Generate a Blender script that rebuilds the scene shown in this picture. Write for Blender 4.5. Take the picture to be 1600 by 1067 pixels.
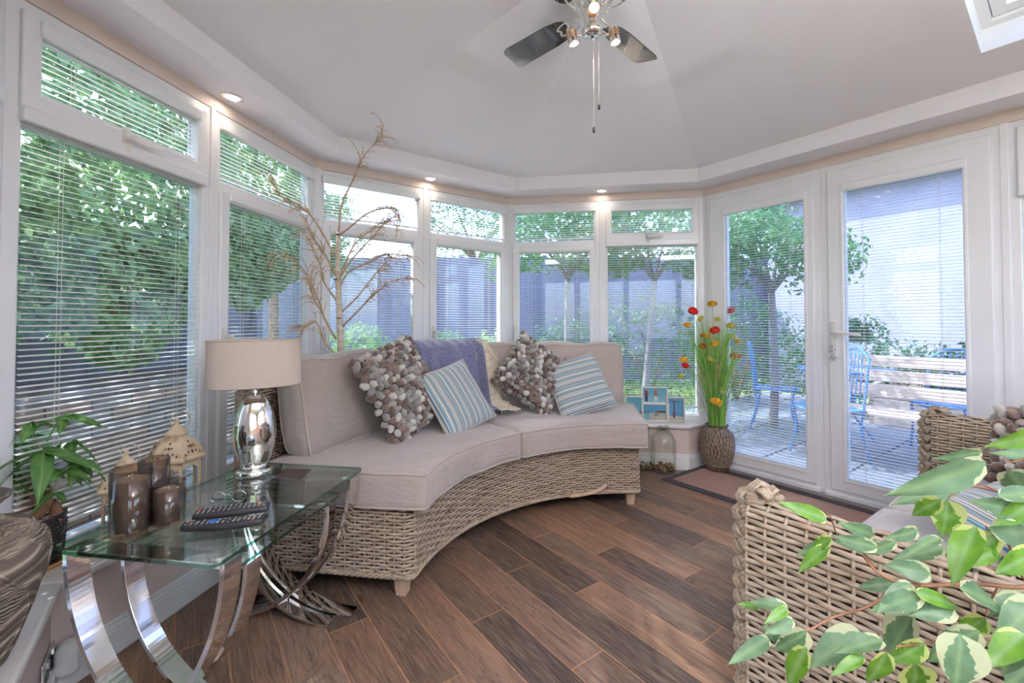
import bpy, bmesh, math, random
import numpy as np
from mathutils import Vector, Matrix, noise
from mathutils.geometry import tessellate_polygon
random.seed(7)
rnd = random.random
def U(a, b): return a + (b - a) * random.random()
PI = math.pi
SC = bpy.context.scene
COL = SC.collection
for _o in list(bpy.data.objects): bpy.data.objects.remove(_o)

# ------------------------------------------------------------ camera
F, HY, EYE, PITCH = 700.0, 504.0, 1.10, math.radians(1.2)
PPY = HY - F * math.tan(PITCH)
cam_d = bpy.data.cameras.new('camera'); cam = bpy.data.objects.new('camera', cam_d); COL.objects.link(cam)
cam.location = (0, 0, EYE); cam.rotation_euler = (PI / 2 + PITCH, 0, 0)
cam_d.sensor_fit = 'HORIZONTAL'; cam_d.sensor_width = 36.0; cam_d.lens = 36.0 * F / 1600
cam_d.shift_y = -(533.5 - PPY) / 1600; cam_d.clip_start = 0.03; cam_d.clip_end = 300
SC.camera = cam
# ------------------------------------------------------------ view, sky, sun
SC.view_settings.view_transform = 'Standard'; SC.view_settings.look = 'None'
SC.view_settings.gamma = 1.0; SC.view_settings.use_curve_mapping = False
SC.view_settings.exposure = 0.42
SC.cycles.use_denoising = True
SC.cycles.max_bounces = 10; SC.cycles.diffuse_bounces = 5; SC.cycles.glossy_bounces = 5
SC.cycles.transmission_bounces = 8; SC.cycles.transparent_max_bounces = 32
SC.cycles.caustics_reflective = False; SC.cycles.caustics_refractive = False
SC.cycles.sample_clamp_indirect = 6.0
W = bpy.data.worlds.new('sky'); SC.world = W; W.use_nodes = True
_n = W.node_tree.nodes; _l = W.node_tree.links
SUN_AZ = Vector((-0.9, 0.42, 0)).normalized(); SUN_EL = math.radians(42)
_sky = _n.new('ShaderNodeTexSky'); _sky.sky_type = 'NISHITA'; _sky.sun_disc = False
_sky.sun_elevation = SUN_EL; _sky.sun_rotation = math.atan2(SUN_AZ.x, SUN_AZ.y)
_sky.dust_density = 2.0; _sky.air_density = 1.2
_mixw = _n.new('ShaderNodeMixRGB'); _mixw.inputs[0].default_value = 0.25; _mixw.inputs[2].default_value = (3.6, 4.4, 6.6, 1)
_l.new(_sky.outputs[0], _mixw.inputs[1]); _l.new(_mixw.outputs[0], _n['Background'].inputs[0])
_n['Background'].inputs[1].default_value = 0.72
sun_d = bpy.data.lights.new('sun', 'SUN'); sun = bpy.data.objects.new('sun', sun_d); COL.objects.link(sun)
sun_d.energy = 9.0; sun_d.angle = 0.01; sun_d.color = (1, .95, .87)
_sd = SUN_AZ * math.cos(SUN_EL) + Vector((0, 0, math.sin(SUN_EL)))
sun.rotation_euler = _sd.to_track_quat('Z', 'Y').to_euler()
FILL_DOWN_W = 12.0; FILL_UP_W = 370.0; FAN_W = 5.0      # unseen fill panels added behind the camera, then the fan's own lamps
SPOT_W = 1.3       # recessed downlights

# ------------------------------------------------------------ pixel helpers (measuring only)
def ray(px, py):
    v = Vector(((px - 800) / F, 1.0, -(py - PPY) / F))
    c, s = math.cos(PITCH), math.sin(PITCH)
    return Vector((v.x, v.y * c - v.z * s, v.y * s + v.z * c))
def at_y(px, py, y):
    r = ray(px, py); k = y / r.y; return Vector((r.x * k, y, EYE + r.z * k))
def at_z(px, py, z):
    r = ray(px, py); k = (z - EYE) / r.z; return Vector((r.x * k, r.y * k, z))

# ------------------------------------------------------------ mesh helpers
def lin(r, g=None, b=None):
    if g is None: r, g, b = r
    f = lambda c: (c / 255 / 12.92) if c / 255 <= .04045 else ((c / 255 + .055) / 1.055) ** 2.4
    return (f(r), f(g), f(b), 1)
class MB:
    def __init__(s): s.V = []; s.F = []; s.S = []; s.M = []; s.n = 0
    def add(s, V, Fc, smooth=False, mi=0):
        V = np.asarray(V, dtype=float).reshape(-1, 3); s.V.append(V); o = s.n
        s.F += [tuple(int(i) + o for i in f) for f in Fc]; s.S += [smooth] * len(Fc); s.M += [mi] * len(Fc); s.n += len(V)
        return s
    def box(s, x0, x1, y0, y1, z0, z1, mi=0, T=None):
        V = [(x, y, z) for z in (z0, z1) for y in (y0, y1) for x in (x0, x1)]
        if T is not None: V = [tuple(T @ Vector(v)) for v in V]
        return s.add(V, [(0, 2, 3, 1), (4, 5, 7, 6), (0, 1, 5, 4), (2, 6, 7, 3), (0, 4, 6, 2), (1, 3, 7, 5)], False, mi)
    def prism(s, poly, z0, z1, mi=0, smooth=False):
        n = len(poly); V = [(p[0], p[1], z0) for p in poly] + [(p[0], p[1], z1) for p in poly]
        s.add(V, [tuple(reversed(range(n))), tuple(range(n, 2 * n))], False, mi)
        s.F += []; o = s.n - 2 * n
        for i in range(n):
            j = (i + 1) % n; s.F.append((o + i, o + j, o + n + j, o + n + i)); s.S.append(smooth); s.M.append(mi)
        return s
    def ring(s, x0, x1, z0, z1, w, y0, y1, wb=None, wt=None, mi=0):
        wb = w if wb is None else wb; wt = w if wt is None else wt
        O = [(x0, z0), (x1, z0), (x1, z1), (x0, z1)]; I = [(x0 + w, z0 + wb), (x1 - w, z0 + wb), (x1 - w, z1 - wt), (x0 + w, z1 - wt)]
        V = []
        for y in (y0, y1): V += [(a, y, b) for a, b in O] + [(a, y, b) for a, b in I]
        Fc = []
        for i in range(4):
            j = (i + 1) % 4
            Fc += [(i, j, 4 + j, 4 + i), (8 + j, 8 + i, 12 + i, 12 + j), (j, i, 8 + i, 8 + j), (4 + i, 4 + j, 12 + j, 12 + i)]
        return s.add(V, Fc, False, mi)
    def grid(s, P, cu=False, cv=False, smooth=True, mi=0, flip=False):
        P = np.asarray(P, dtype=float); nu, nv = P.shape[:2]
        iu = np.arange(nu if cu else nu - 1); iv = np.arange(nv if cv else nv - 1)
        a, b = np.meshgrid(iu, iv, indexing='ij'); a = a.ravel(); b = b.ravel()
        a2 = (a + 1) % nu; b2 = (b + 1) % nv
        Fc = np.stack([a * nv + b, a2 * nv + b, a2 * nv + b2, a * nv + b2], 1)
        if flip: Fc = Fc[:, ::-1]
        return s.add(P.reshape(-1, 3), Fc.tolist(), smooth, mi)
    def tube(s, pts, r, n=6, caps=True, mi=0, closed=False, flat=1.0, up=None):
        P = np.asarray([tuple(p) for p in pts], dtype=float); m = len(P)
        R = np.full(m, r) if np.isscalar(r) else np.asarray(r, dtype=float)
        T = np.gradient(P, axis=0) if not closed else np.roll(P, -1, 0) - np.roll(P, 1, 0)
        T /= np.maximum(np.linalg.norm(T, axis=1, keepdims=True), 1e-9)
        u = np.array(up, dtype=float) if up is not None else (np.array([0, 0, 1.]) if abs(T[0][2]) < .9 else np.array([1., 0, 0]))
        N = np.zeros_like(P)
        for i in range(m):
            if up is not None: u = np.array(up, dtype=float)
            v = u - T[i] * np.dot(u, T[i]); l = np.linalg.norm(v)
            v = v / l if l > 1e-6 else N[i - 1]
            N[i] = v; u = v
        B = np.cross(T, N); a = np.linspace(0, 2 * PI, n, endpoint=False) + (PI / n if n == 4 else 0)
        G = P[:, None] + R[:, None, None] * (np.cos(a)[None, :, None] * B[:, None] + flat * np.sin(a)[None, :, None] * N[:, None])
        o = s.n; s.grid(G, cu=closed, cv=True, smooth=n > 4, mi=mi)
        if caps and not closed:
            s.F += [tuple(o + i for i in range(n)), tuple(o + (m - 1) * n + i for i in reversed(range(n)))]; s.S += [False] * 2; s.M += [mi] * 2
        return s
    def lathe(s, prof, n=24, c=(0, 0, 0), sx=1, sy=1, mi=0, smooth=True, rot=None):
        a = np.linspace(0, 2 * PI, n, endpoint=False); pr = np.array(prof, dtype=float)
        G = np.stack([pr[:, 0:1] * np.cos(a)[None] * sx, pr[:, 0:1] * np.sin(a)[None] * sy, np.repeat(pr[:, 1:2], n, 1)], -1)
        if rot is not None: G = G @ np.array(rot.to_3x3()).T
        o = s.n; s.grid(G + np.array(c, dtype=float), cv=True, smooth=smooth, mi=mi, flip=True)
        m = len(pr)
        if pr[0][0] > 1e-5: s.F.append(tuple(o + i for i in reversed(range(n)))); s.S.append(False); s.M.append(mi)
        if pr[-1][0] > 1e-5: s.F.append(tuple(o + (m - 1) * n + i for i in range(n))); s.S.append(False); s.M.append(mi)
        return s
    def ball(s, c, r, n=10, m=7, mi=0, sq=(1, 1, 1)):
        t = np.linspace(-PI / 2, PI / 2, m); o = s.n
        s.lathe([(max(math.cos(x), 0) * r, math.sin(x) * r) for x in t], n, (0, 0, 0), mi=mi)
        s.V[-1] = s.V[-1] * np.array(sq) + np.array(c, dtype=float); return s
    def bend(s, f):
        s.V = [f(v) for v in s.V]; return s
    def mesh(s, name):
        me = bpy.data.meshes.new(name); V = np.concatenate(s.V) if s.V else np.zeros((0, 3))
        L = np.fromiter((len(f) for f in s.F), dtype=np.int32, count=len(s.F))
        idx = np.fromiter((i for f in s.F for i in f), dtype=np.int32, count=int(L.sum()))
        me.vertices.add(len(V)); me.vertices.foreach_set('co', V.ravel())
        me.loops.add(len(idx)); me.loops.foreach_set('vertex_index', idx)
        me.polygons.add(len(L)); st = np.concatenate([[0], np.cumsum(L)[:-1]]).astype(np.int32)
        me.polygons.foreach_set('loop_start', st); me.polygons.foreach_set('loop_total', L)
        me.polygons.foreach_set('use_smooth', np.array(s.S, dtype=bool)); me.polygons.foreach_set('material_index', np.array(s.M, dtype=np.int32))
        me.update(calc_edges=True); me.validate(); return me
    def obj(s, name, mat=None, parent=None, loc=None, rz=None, bevel=0, seg=2, sub=0, rot=None):
        return link(name, s.mesh(name), mat, parent, loc, rz, bevel, seg, sub, rot)
def link(name, me, mat=None, parent=None, loc=None, rz=None, bevel=0, seg=2, sub=0, rot=None):
    o = bpy.data.objects.new(name, me); COL.objects.link(o)
    if mat is not None and not me.materials:
        for m in (mat if isinstance(mat, (list, tuple)) else [mat]): me.materials.append(m)
    if parent is not None: o.parent = parent
    if loc is not None: o.location = loc
    if rz is not None: o.rotation_euler = (0, 0, rz)
    if rot is not None: o.rotation_euler = rot
    if bevel: b = o.modifiers.new('bevel', 'BEVEL'); b.width = bevel; b.segments = seg; b.limit_method = 'ANGLE'; b.angle_limit = .6
    if sub: b = o.modifiers.new('subd', 'SUBSURF'); b.levels = b.render_levels = sub
    return o
def tag(o, label=None, cat=None, group=None, kind=None):
    if label: o['label'] = label
    if cat: o['category'] = cat
    if group: o['group'] = group
    if kind: o['kind'] = kind
    return o
def thing(name, label, cat, loc=(0, 0, 0), rz=0, group=None, rot=None):
    o = bpy.data.objects.new(name, None); COL.objects.link(o); o.location = loc; o.rotation_euler = rot or (0, 0, rz); o.empty_display_size = .05
    return tag(o, label, cat, group)
def struct(name, loc=(0, 0, 0), rz=0, parent=None):
    o = bpy.data.objects.new(name, None); COL.objects.link(o); o.location = loc; o.rotation_euler = (0, 0, rz); o['kind'] = 'structure'
    if parent: o.parent = parent
    return o
def dup(root, loc=None, rz=None, label=None, group=None, rot=None):
    r = root.copy(); COL.objects.link(r)
    for k, v in (('label', label), ('group', group)):
        if v: r[k] = v
    if loc is not None: r.location = loc
    if rz is not None: r.rotation_euler = (0, 0, rz)
    if rot is not None: r.rotation_euler = rot
    for ch in root.children:
        c = ch.copy(); COL.objects.link(c); c.parent = r
        for g in ch.children:
            d = g.copy(); COL.objects.link(d); d.parent = c
    return r
def cube_grid(nx, ny, nz):
    """closed box surface in [-1,1]^3 as verts, quads"""
    idx = {}; V = []; Fc = []
    def v(i, j, k):
        if (i, j, k) not in idx: idx[(i, j, k)] = len(V); V.append((2 * i / nx - 1, 2 * j / ny - 1, 2 * k / nz - 1))
        return idx[(i, j, k)]
    for i in range(nx):
        for j in range(ny):
            Fc.append((v(i, j, 0), v(i, j + 1, 0), v(i + 1, j + 1, 0), v(i + 1, j, 0)))
            Fc.append((v(i, j, nz), v(i + 1, j, nz), v(i + 1, j + 1, nz), v(i, j + 1, nz)))
    for i in range(nx):
        for k in range(nz):
            Fc.append((v(i, 0, k), v(i + 1, 0, k), v(i + 1, 0, k + 1), v(i, 0, k + 1)))
            Fc.append((v(i, ny, k), v(i, ny, k + 1), v(i + 1, ny, k + 1), v(i + 1, ny, k)))
    for j in range(ny):
        for k in range(nz):
            Fc.append((v(0, j, k), v(0, j, k + 1), v(0, j + 1, k + 1), v(0, j + 1, k)))
            Fc.append((v(nx, j, k), v(nx, j + 1, k), v(nx, j + 1, k + 1), v(nx, j, k + 1)))
    return np.array(V), Fc
def rounded(V, hx, hy, hz, r):
    P = V * np.array([hx, hy, hz]); r = np.minimum(r, [hx, hy, hz]) if not np.isscalar(r) else r
    H = np.array([hx, hy, hz]) - r; C = np.clip(P, -H, H); D = P - C; n = np.linalg.norm(D, axis=1, keepdims=True)
    # spread the points that fall in the rounding evenly
    return np.where(n > 1e-9, C + D / np.maximum(n, 1e-9) * r, P)
def catmull(pts, n=6, closed=False):
    P = [Vector(p) for p in pts]; out = []; m = len(P)
    for i in range(m if closed else m - 1):
        p0 = P[(i - 1) % m] if closed or i > 0 else P[0] * 2 - P[1]; p1 = P[i]; p2 = P[(i + 1) % m]
        p3 = P[(i + 2) % m] if closed or i + 2 < m else P[-1] * 2 - P[-2]
        for k in range(n):
            t = k / n
            out.append(.5 * ((2 * p1) + (p2 - p0) * t + (2 * p0 - 5 * p1 + 4 * p2 - p3) * t * t + (-p0 + 3 * p1 - 3 * p2 + p3) * t ** 3))
    if not closed: out.append(P[-1])
    return out

# ------------------------------------------------------------ materials
def mat(name, col=(.8, .8, .8, 1), rough=.5, metal=0, spec=.5, trans=0, ior=1.45, emit=None, es=0, sheen=0, coat=0, alpha=1):
    m = bpy.data.materials.new(name); m.use_nodes = True; b = m.node_tree.nodes['Principled BSDF']; I = b.inputs
    I['Base Color'].default_value = col; I['Roughness'].default_value = rough; I['Metallic'].default_value = metal
    I['Specular IOR Level'].default_value = spec; I['Transmission Weight'].default_value = trans; I['IOR'].default_value = ior
    I['Sheen Weight'].default_value = sheen; I['Coat Weight'].default_value = coat; I['Alpha'].default_value = alpha
    if emit: I['Emission Color'].default_value = emit; I['Emission Strength'].default_value = es
    return m
class NT:
    def __init__(s, m): s.m = m; s.t = m.node_tree; s.b = s.t.nodes['Principled BSDF']
    def n(s, typ, **kw):
        x = s.t.nodes.new('ShaderNode' + typ)
        for k, v in kw.items():
            if k.startswith('i_'): x.inputs[k[2:].replace('_', ' ')].default_value = v
            else: setattr(x, k, v)
        return x
    def l(s, a, b): s.t.links.new(a, b)
    def coord(s, kind='Object', scale=(1, 1, 1), loc=None, rot=(0, 0, 0)):
        tc = s.n('TexCoord'); mp = s.n('Mapping'); mp.inputs['Scale'].default_value = scale; mp.inputs['Rotation'].default_value = rot
        s.l(tc.outputs[kind], mp.inputs['Vector'])
        if loc is not None: s.l(loc, mp.inputs['Location'])
        return mp.outputs[0]
    def noise(s, vec, scale=5, detail=3, rough=.5, dist=0):
        x = s.n('TexNoise'); x.inputs['Scale'].default_value = scale; x.inputs['Detail'].default_value = detail
        x.inputs['Roughness'].default_value = rough; x.inputs['Distortion'].default_value = dist
        if vec is not None: s.l(vec, x.inputs['Vector'])
        return x.outputs['Fac']
    def ramp(s, fac, stops, interp='LINEAR'):
        r = s.n('ValToRGB'); e = r.color_ramp.elements; r.color_ramp.interpolation = interp
        while len(e) < len(stops): e.new(0.5)
        for k, (p, c) in enumerate(stops): e[k].position = p; e[k].color = c if len(c) == 4 else (*c, 1)
        s.l(fac, r.inputs[0]); return r.outputs[0]
    def mix(s, fac, a, b, mode='MIX'):
        x = s.n('MixRGB', blend_type=mode)
        for k, v in ((0, fac), (1, a), (2, b)):
            if hasattr(v, 'is_output') or isinstance(v, bpy.types.NodeSocket): s.l(v, x.inputs[k])
            else: x.inputs[k].default_value = v
        return x.outputs[0]
    def math(s, op, a, b=0.0):
        x = s.n('Math', operation=op)
        for k, v in ((0, a), (1, b)):
            if isinstance(v, bpy.types.NodeSocket): s.l(v, x.inputs[k])
            else: x.inputs[k].default_value = v
        return x.outputs[0]
    def bump(s, h, strength=.3, dist=.01):
        x = s.n('Bump'); x.inputs['Strength'].default_value = strength; x.inputs['Distance'].default_value = dist
        s.l(h, x.inputs['Height']); s.l(x.outputs[0], s.b.inputs['Normal'])
    def color(s, c): s.l(c, s.b.inputs['Base Color'])
def noisy(name, c1, c2, scale=20, rough=.6, bump=0, bd=.002, detail=3, stretch=(1, 1, 1), lo=.35, hi=.65, kind='Object', **kw):
    m = mat(name, c1, rough, **kw); t = NT(m); v = t.coord(kind, stretch); f = t.noise(v, scale, detail)
    t.color(t.ramp(f, [(lo, c1), (hi, c2)]))
    if bump: t.bump(f, bump, bd)
    return m
def speckle(name, cols, scale, rough=.8, **kw):
    m = mat(name, cols[0], rough, **kw); t = NT(m); v = t.n('TexVoronoi'); v.inputs['Scale'].default_value = scale
    t.l(t.coord('Object'), v.inputs['Vector']); t.color(t.ramp(v.outputs['Color'], [(i / len(cols), c) for i, c in enumerate(cols)], 'CONSTANT')); return m
M = {}
M['upvc'] = noisy('upvc', lin(226, 226, 230), lin(233, 233, 236), 2, .28, coat=.2)
M['sill'] = noisy('sill', lin(226, 222, 222), lin(235, 230, 228), 3, .22, coat=.3)
M['gasket'] = noisy('gasket', lin(60, 60, 66), lin(80, 80, 84), 8, .6)
M['pink'] = noisy('pink_wall', lin(214, 197, 190), lin(220, 203, 196), 3, .85, .05, .001)
M['beige'] = noisy('beige_wall', lin(205, 190, 182), lin(212, 197, 189), 3, .85)
M['ceil'] = noisy('ceiling_paint', lin(234, 231, 238), lin(238, 235, 242), 1.5, .9)
M['white'] = noisy('white_paint', lin(230, 230, 232), lin(236, 236, 238), 3, .45)
M['chrome'] = noisy('chrome', (.82, .80, .78, 1), (.9, .88, .86, 1), 5, .06, metal=1)
M['steel'] = noisy('brushed_steel', (.6, .6, .6, 1), (.75, .75, .75, 1), 40, .25, metal=1, stretch=(1, 1, .1))
def glass_pane(name, tint=(1, 1, 1, 1), refl=.9):
    m = bpy.data.materials.new(name); m.use_nodes = True; n = m.node_tree.nodes; l = m.node_tree.links; n.clear()
    o = n.new('ShaderNodeOutputMaterial'); mx = n.new('ShaderNodeMixShader'); tr = n.new('ShaderNodeBsdfTransparent'); g = n.new('ShaderNodeBsdfGlossy')
    fr = n.new('ShaderNodeLayerWeight'); fr.inputs[0].default_value = .5; pw = n.new('ShaderNodeMath'); pw.operation = 'POWER'; pw.inputs[1].default_value = 5.0
    m1 = n.new('ShaderNodeMath'); m1.operation = 'MULTIPLY_ADD'; m1.inputs[1].default_value = .96; m1.inputs[2].default_value = .045; mu = n.new('ShaderNodeMath'); mu.operation = 'MULTIPLY'; mu.inputs[1].default_value = refl; mu.use_clamp = True
    tr.inputs[0].default_value = tint; g.inputs['Roughness'].default_value = .01
    l.new(fr.outputs['Facing'], pw.inputs[0]); l.new(pw.outputs[0], m1.inputs[0]); l.new(m1.outputs[0], mu.inputs[0]); l.new(mu.outputs[0], mx.inputs[0]); l.new(tr.outputs[0], mx.inputs[1]); l.new(g.outputs[0], mx.inputs[2]); l.new(mx.outputs[0], o.inputs[0])
    return m
M['pane'] = glass_pane('window_glass', (.86, .92, .99, 1), 1.5)
M['clear'] = glass_pane('clear_glass', (.94, .95, .95, 1), 1.0)
M['smoke'] = glass_pane('smoked_glass', (.70, .63, .59, 1), 1.5)
M['tglass'] = glass_pane('table_glass', (.92, .97, .955, 1), 1.7)
M['gedge'] = glass_pane('table_glass_edge', (.16, .42, .34, 1), 3.0)
def slat_mat():
    m = noisy('slat', lin(240, 236, 232), lin(246, 243, 240), 30, .45); t = NT(m)
    tl = t.n('BsdfTranslucent'); tl.inputs[0].default_value = lin(240, 236, 232); mx = t.n('MixShader'); mx.inputs[0].default_value = .38
    out = t.t.nodes['Material Output']; t.l(t.b.outputs[0], mx.inputs[1]); t.l(tl.outputs[0], mx.inputs[2]); t.l(mx.outputs[0], out.inputs[0]); return m
M['slat'] = slat_mat()
M['cord'] = noisy('cord', lin(225, 220, 215), lin(205, 200, 195), 80, .8)
def emis(name, c, s):
    return mat(name, (.8, .8, .8, 1), .4, emit=c, es=s)
M['bulb'] = emis('bulb_glow', (1, .78, .5, 1), 14)
M['led'] = emis('led_glow', (1, .86, .7, 1), 9)
M['panel'] = emis('fill_glow', (1, .96, .92, 1), 4)  # glow of the fill panels added behind the camera
# ------------------------------------------------------------ room plan (metres; camera at the origin looking along +y)
def v2(x, y): return Vector((x, y))
LA = v2(-1.249, 2.838); AB = v2(-.027, 3.726); BD = v2(1.494, 3.485); P0 = v2(-1.491, 1.302)
dD = v2(.588, -.809).normalized(); NE = P0 + dD * 1.5; DE = BD + dD * 2.9
ZS, ZSILL, ZTOP, ZFAS = 2.145, .335, 2.086, 2.245
WALLS = {'left': (P0, LA), 'rear_left': (LA, AB), 'rear_right': (AB, BD), 'right': (BD, DE), 'near_left': (NE, P0)}
def frame_of(k):
    a, b = WALLS[k]; d = (b - a).normalized(); return a, d, v2(-d.y, d.x), (b - a).length
def isect(p, d, q, e):
    den = d.x * e.y - d.y * e.x; t = ((q.x - p.x) * e.y - (q.y - p.y) * e.x) / den; return p + d * t
ORD = ['near_left', 'left', 'rear_left', 'rear_right', 'right']
def off(i, o):
    """corner i (0..5) of the bay outline offset outwards by o"""
    if i == 0: a, d, n, _ = frame_of(ORD[0]); return a + n * o
    if i == 5: a, d, n, L = frame_of(ORD[4]); return a + d * L + n * o
    a, d, n, _ = frame_of(ORD[i - 1]); b, e, m, _ = frame_of(ORD[i]); return isect(a + n * o, d, b + m * o, e)
BACK = [v2(DE.x, -2.9), v2(-2.3, -2.9), v2(-2.3, NE.y)]
# floor -------------------------------------------------------
def floor_mat():
    m = mat('wood_tile', rough=.42); t = NT(m); oi = t.n('ObjectInfo'); R = oi.outputs['Random']
    cv = t.n('CombineXYZ'); t.l(t.math('MULTIPLY', R, 37.0), cv.inputs[0]); t.l(t.math('MULTIPLY', R, 91.0), cv.inputs[1])
    v = t.coord('Object', (1, 1, 1), loc=cv.outputs[0])
    ms = t.n('Mapping'); ms.inputs['Scale'].default_value = (1.3, 9, 1); t.l(v, ms.inputs[0])
    big = t.noise(ms.outputs[0], 1.6, 3, .55, 1.2)
    mw = t.n('Mapping'); mw.inputs['Scale'].default_value = (.9, 5.5, 1); t.l(v, mw.inputs[0]); rg = t.noise(mw.outputs[0], 1.5, 1.5, .45, .5)
    wf = t.math('ABSOLUTE', t.math('SINE', t.math('MULTIPLY', rg, 95.0)))
    mf = t.n('Mapping'); mf.inputs['Scale'].default_value = (4, 80, 1); t.l(v, mf.inputs[0]); fine = t.noise(mf.outputs[0], 2, 4, .6)
    base = t.ramp(R, [(0, lin(132, 114, 102)), (.14, lin(156, 134, 118)), (.28, lin(104, 92, 84)), (.42, lin(176, 148, 124)), (.56, lin(126, 114, 106)), (.7, lin(146, 127, 114)), (.84, lin(92, 80, 73)), (.93, lin(164, 146, 132))], 'CONSTANT')
    c = t.mix(.65, base, t.ramp(big, [(.3, lin(92, 74, 62)), (.52, lin(150, 126, 106)), (.7, lin(205, 178, 150))]), 'OVERLAY')
    c = t.mix(t.ramp(wf, [(0, (.62, .62, .62)), (.22, (.22, .22, .22)), (.6, (.0, .0, .0))]), c, lin(62, 50, 44), 'MIX')
    c = t.mix(t.math('MULTIPLY', t.ramp(fine, [(.45, (0, 0, 0)), (.7, (1, 1, 1))]), .45), c, lin(190, 165, 142), 'MIX')
    c = t.mix(t.math('MULTIPLY', t.ramp(fine, [(.3, (1, 1, 1)), (.42, (0, 0, 0))]), .35), c, lin(58, 46, 40), 'MIX')
    kn = t.n('TexVoronoi'); mk = t.n('Mapping'); mk.inputs['Scale'].default_value = (2.2, 5.5, 1); t.l(v, mk.inputs[0]); t.l(mk.outputs[0], kn.inputs['Vector']); kn.inputs['Scale'].default_value = 1
    c = t.mix(t.ramp(kn.outputs['Distance'], [(.03, (.75, .75, .75)), (.09, (0, 0, 0))]), c, lin(52, 40, 34))
    c = t.mix(1.0, c, (.74, .72, .71, 1), 'MULTIPLY'); t.color(c); t.l(t.ramp(fine, [(.2, (.5, .5, .5)), (.8, (.33, .33, .33))]), t.b.inputs['Roughness'])
    t.bump(t.math('ADD', fine, t.math('MULTIPLY', wf, .5)), .25, .002); return m
M['wood'] = floor_mat(); M['grout'] = noisy('grout', lin(176, 136, 108), lin(156, 118, 92), 30, .9)
outl = [off(i, .10) for i in range(6)] + BACK
fl = MB().prism(outl, -.12, -.0012).obj('floor', M['grout']); fl['kind'] = 'structure'
def clip(poly, p, n):
    out = []
    for i in range(len(poly)):
        a, b = poly[i], poly[(i + 1) % len(poly)]; da, db = (a - p).dot(n), (b - p).dot(n)
        if da <= 0: out.append(a)
        if (da < 0) != (db < 0): out.append(a + (b - a) * (da / (da - db)))
    return out
eD, nD = dD, v2(.809, .588).normalized()
O0 = at_z(939, 870, 0).xy   # a joint corner seen in the photograph
PLW, PLL = .146, .92
for j in range(-24, 13):
    sh = ((j * 7) % 5) / 5 * PLL + U(-.06, .06)
    for i in range(-5, 6):
        x0 = O0 + eD * (i * PLL + sh) + nD * (j * PLW)
        q = [x0, x0 + eD * (PLL - .006), x0 + eD * (PLL - .006) + nD * (PLW - .006), x0 + nD * (PLW - .006)]
        for k in ORD: a, d, n, _ = frame_of(k); q = clip(q, a - n * .115 if k != 'right' else a + n * .02, n) if k != 'near_left' or 1 else q
        c0 = sum(q, v2(0, 0)) / max(len(q), 1) if q else None
        if len(q) < 3 or c0.y < -.9 or c0.x > DE.x - .1: continue
        ctr = x0 + eD * PLL / 2 + nD * PLW / 2
        loc = [v2((p - ctr).dot(eD), (p - ctr).dot(nD)) for p in q]
        if len(loc) < 3 or c0.y < -.5 and abs(c0.x) > 2: continue
        MB().prism(loc, -.010, 0).obj('plank', M['wood'], fl, (ctr.x, ctr.y, U(-.0004, .0004)), math.atan2(eD.y, eD.x))
# walls -------------------------------------------------------
E_IN = v2(1.327, 3.377)
for i, k in enumerate(ORD):
    a, d, n, L = frame_of(k); w = struct('wall_' + k)
    if k == 'right':
        MB().prism([off(i, 0), off(i + 1, 0), off(i + 1, .13), off(i, .13)], ZTOP, ZS + .3).obj('lintel', M['pink'], w)
        s3 = a + d * 1.60
        MB().prism([s3, off(i + 1, 0), off(i + 1, .13), s3 + n * .13], 0, ZSILL - .025).obj('dwarf_wall', M['pink'], w)
        continue
    MB().prism([off(i, 0), off(i + 1, 0), off(i + 1, .13), off(i, .13)], ZTOP, ZS + .3).obj('lintel', M['pink'], w)
    if k == 'rear_right':
        dw = [off(i, -.13), E_IN, E_IN + nD * .19, off(i + 1, 0), off(i + 1, .13), off(i, .13)]
        s_ = [off(i, -.155), E_IN + v2(-.02, -.035), E_IN + v2(.02, -.02), E_IN + nD * .19 + v2(.02, -.03), off(i + 1, .0), off(i + 1, .06), off(i, .06)]
    else:
        dw = [off(i, -.13), off(i + 1, -.13), off(i + 1, .13), off(i, .13)]; s_ = [off(i, -.155), off(i + 1, -.155), off(i + 1, .06), off(i, .06)]
    MB().prism(dw, 0, ZSILL - .027).obj('dwarf_wall', M['pink'], w)
    MB().prism(s_, ZSILL - .027, ZSILL).obj('window_sill', M['sill'], w, bevel=.009, seg=3)
# skirting boards with a stepped profile
for i, k in enumerate(ORD[:4]):
    b = MB()
    for o0, z0, z1 in ((-.148, 0, .085), (-.143, .085, .10), (-.138, .10, .115)):
        q0, q1 = off(i, o0), off(i + 1, o0); r0, r1 = off(i, -.128), off(i + 1, -.128)
        if k == 'rear_right': q1 = E_IN + v2(.0, 0) + (q1 - off(i + 1, -.13)) * 1.3; r1 = E_IN
        b.prism([q0, q1, r1, r0], z0, z1)
    if k == 'rear_right':
        for o0, z0, z1 in ((.018, 0, .085), (.013, .085, .10), (.008, .10, .115)):
            b.prism([E_IN + dD * o0 - nD * o0, E_IN + dD * o0 + nD * .17, E_IN + nD * .17, E_IN - nD * o0], z0, z1)
    o = b.obj('baseboard_' + k, M['white'], bevel=.003); o['kind'] = 'structure'
    a, d, n, L = frame_of(k)
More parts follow.
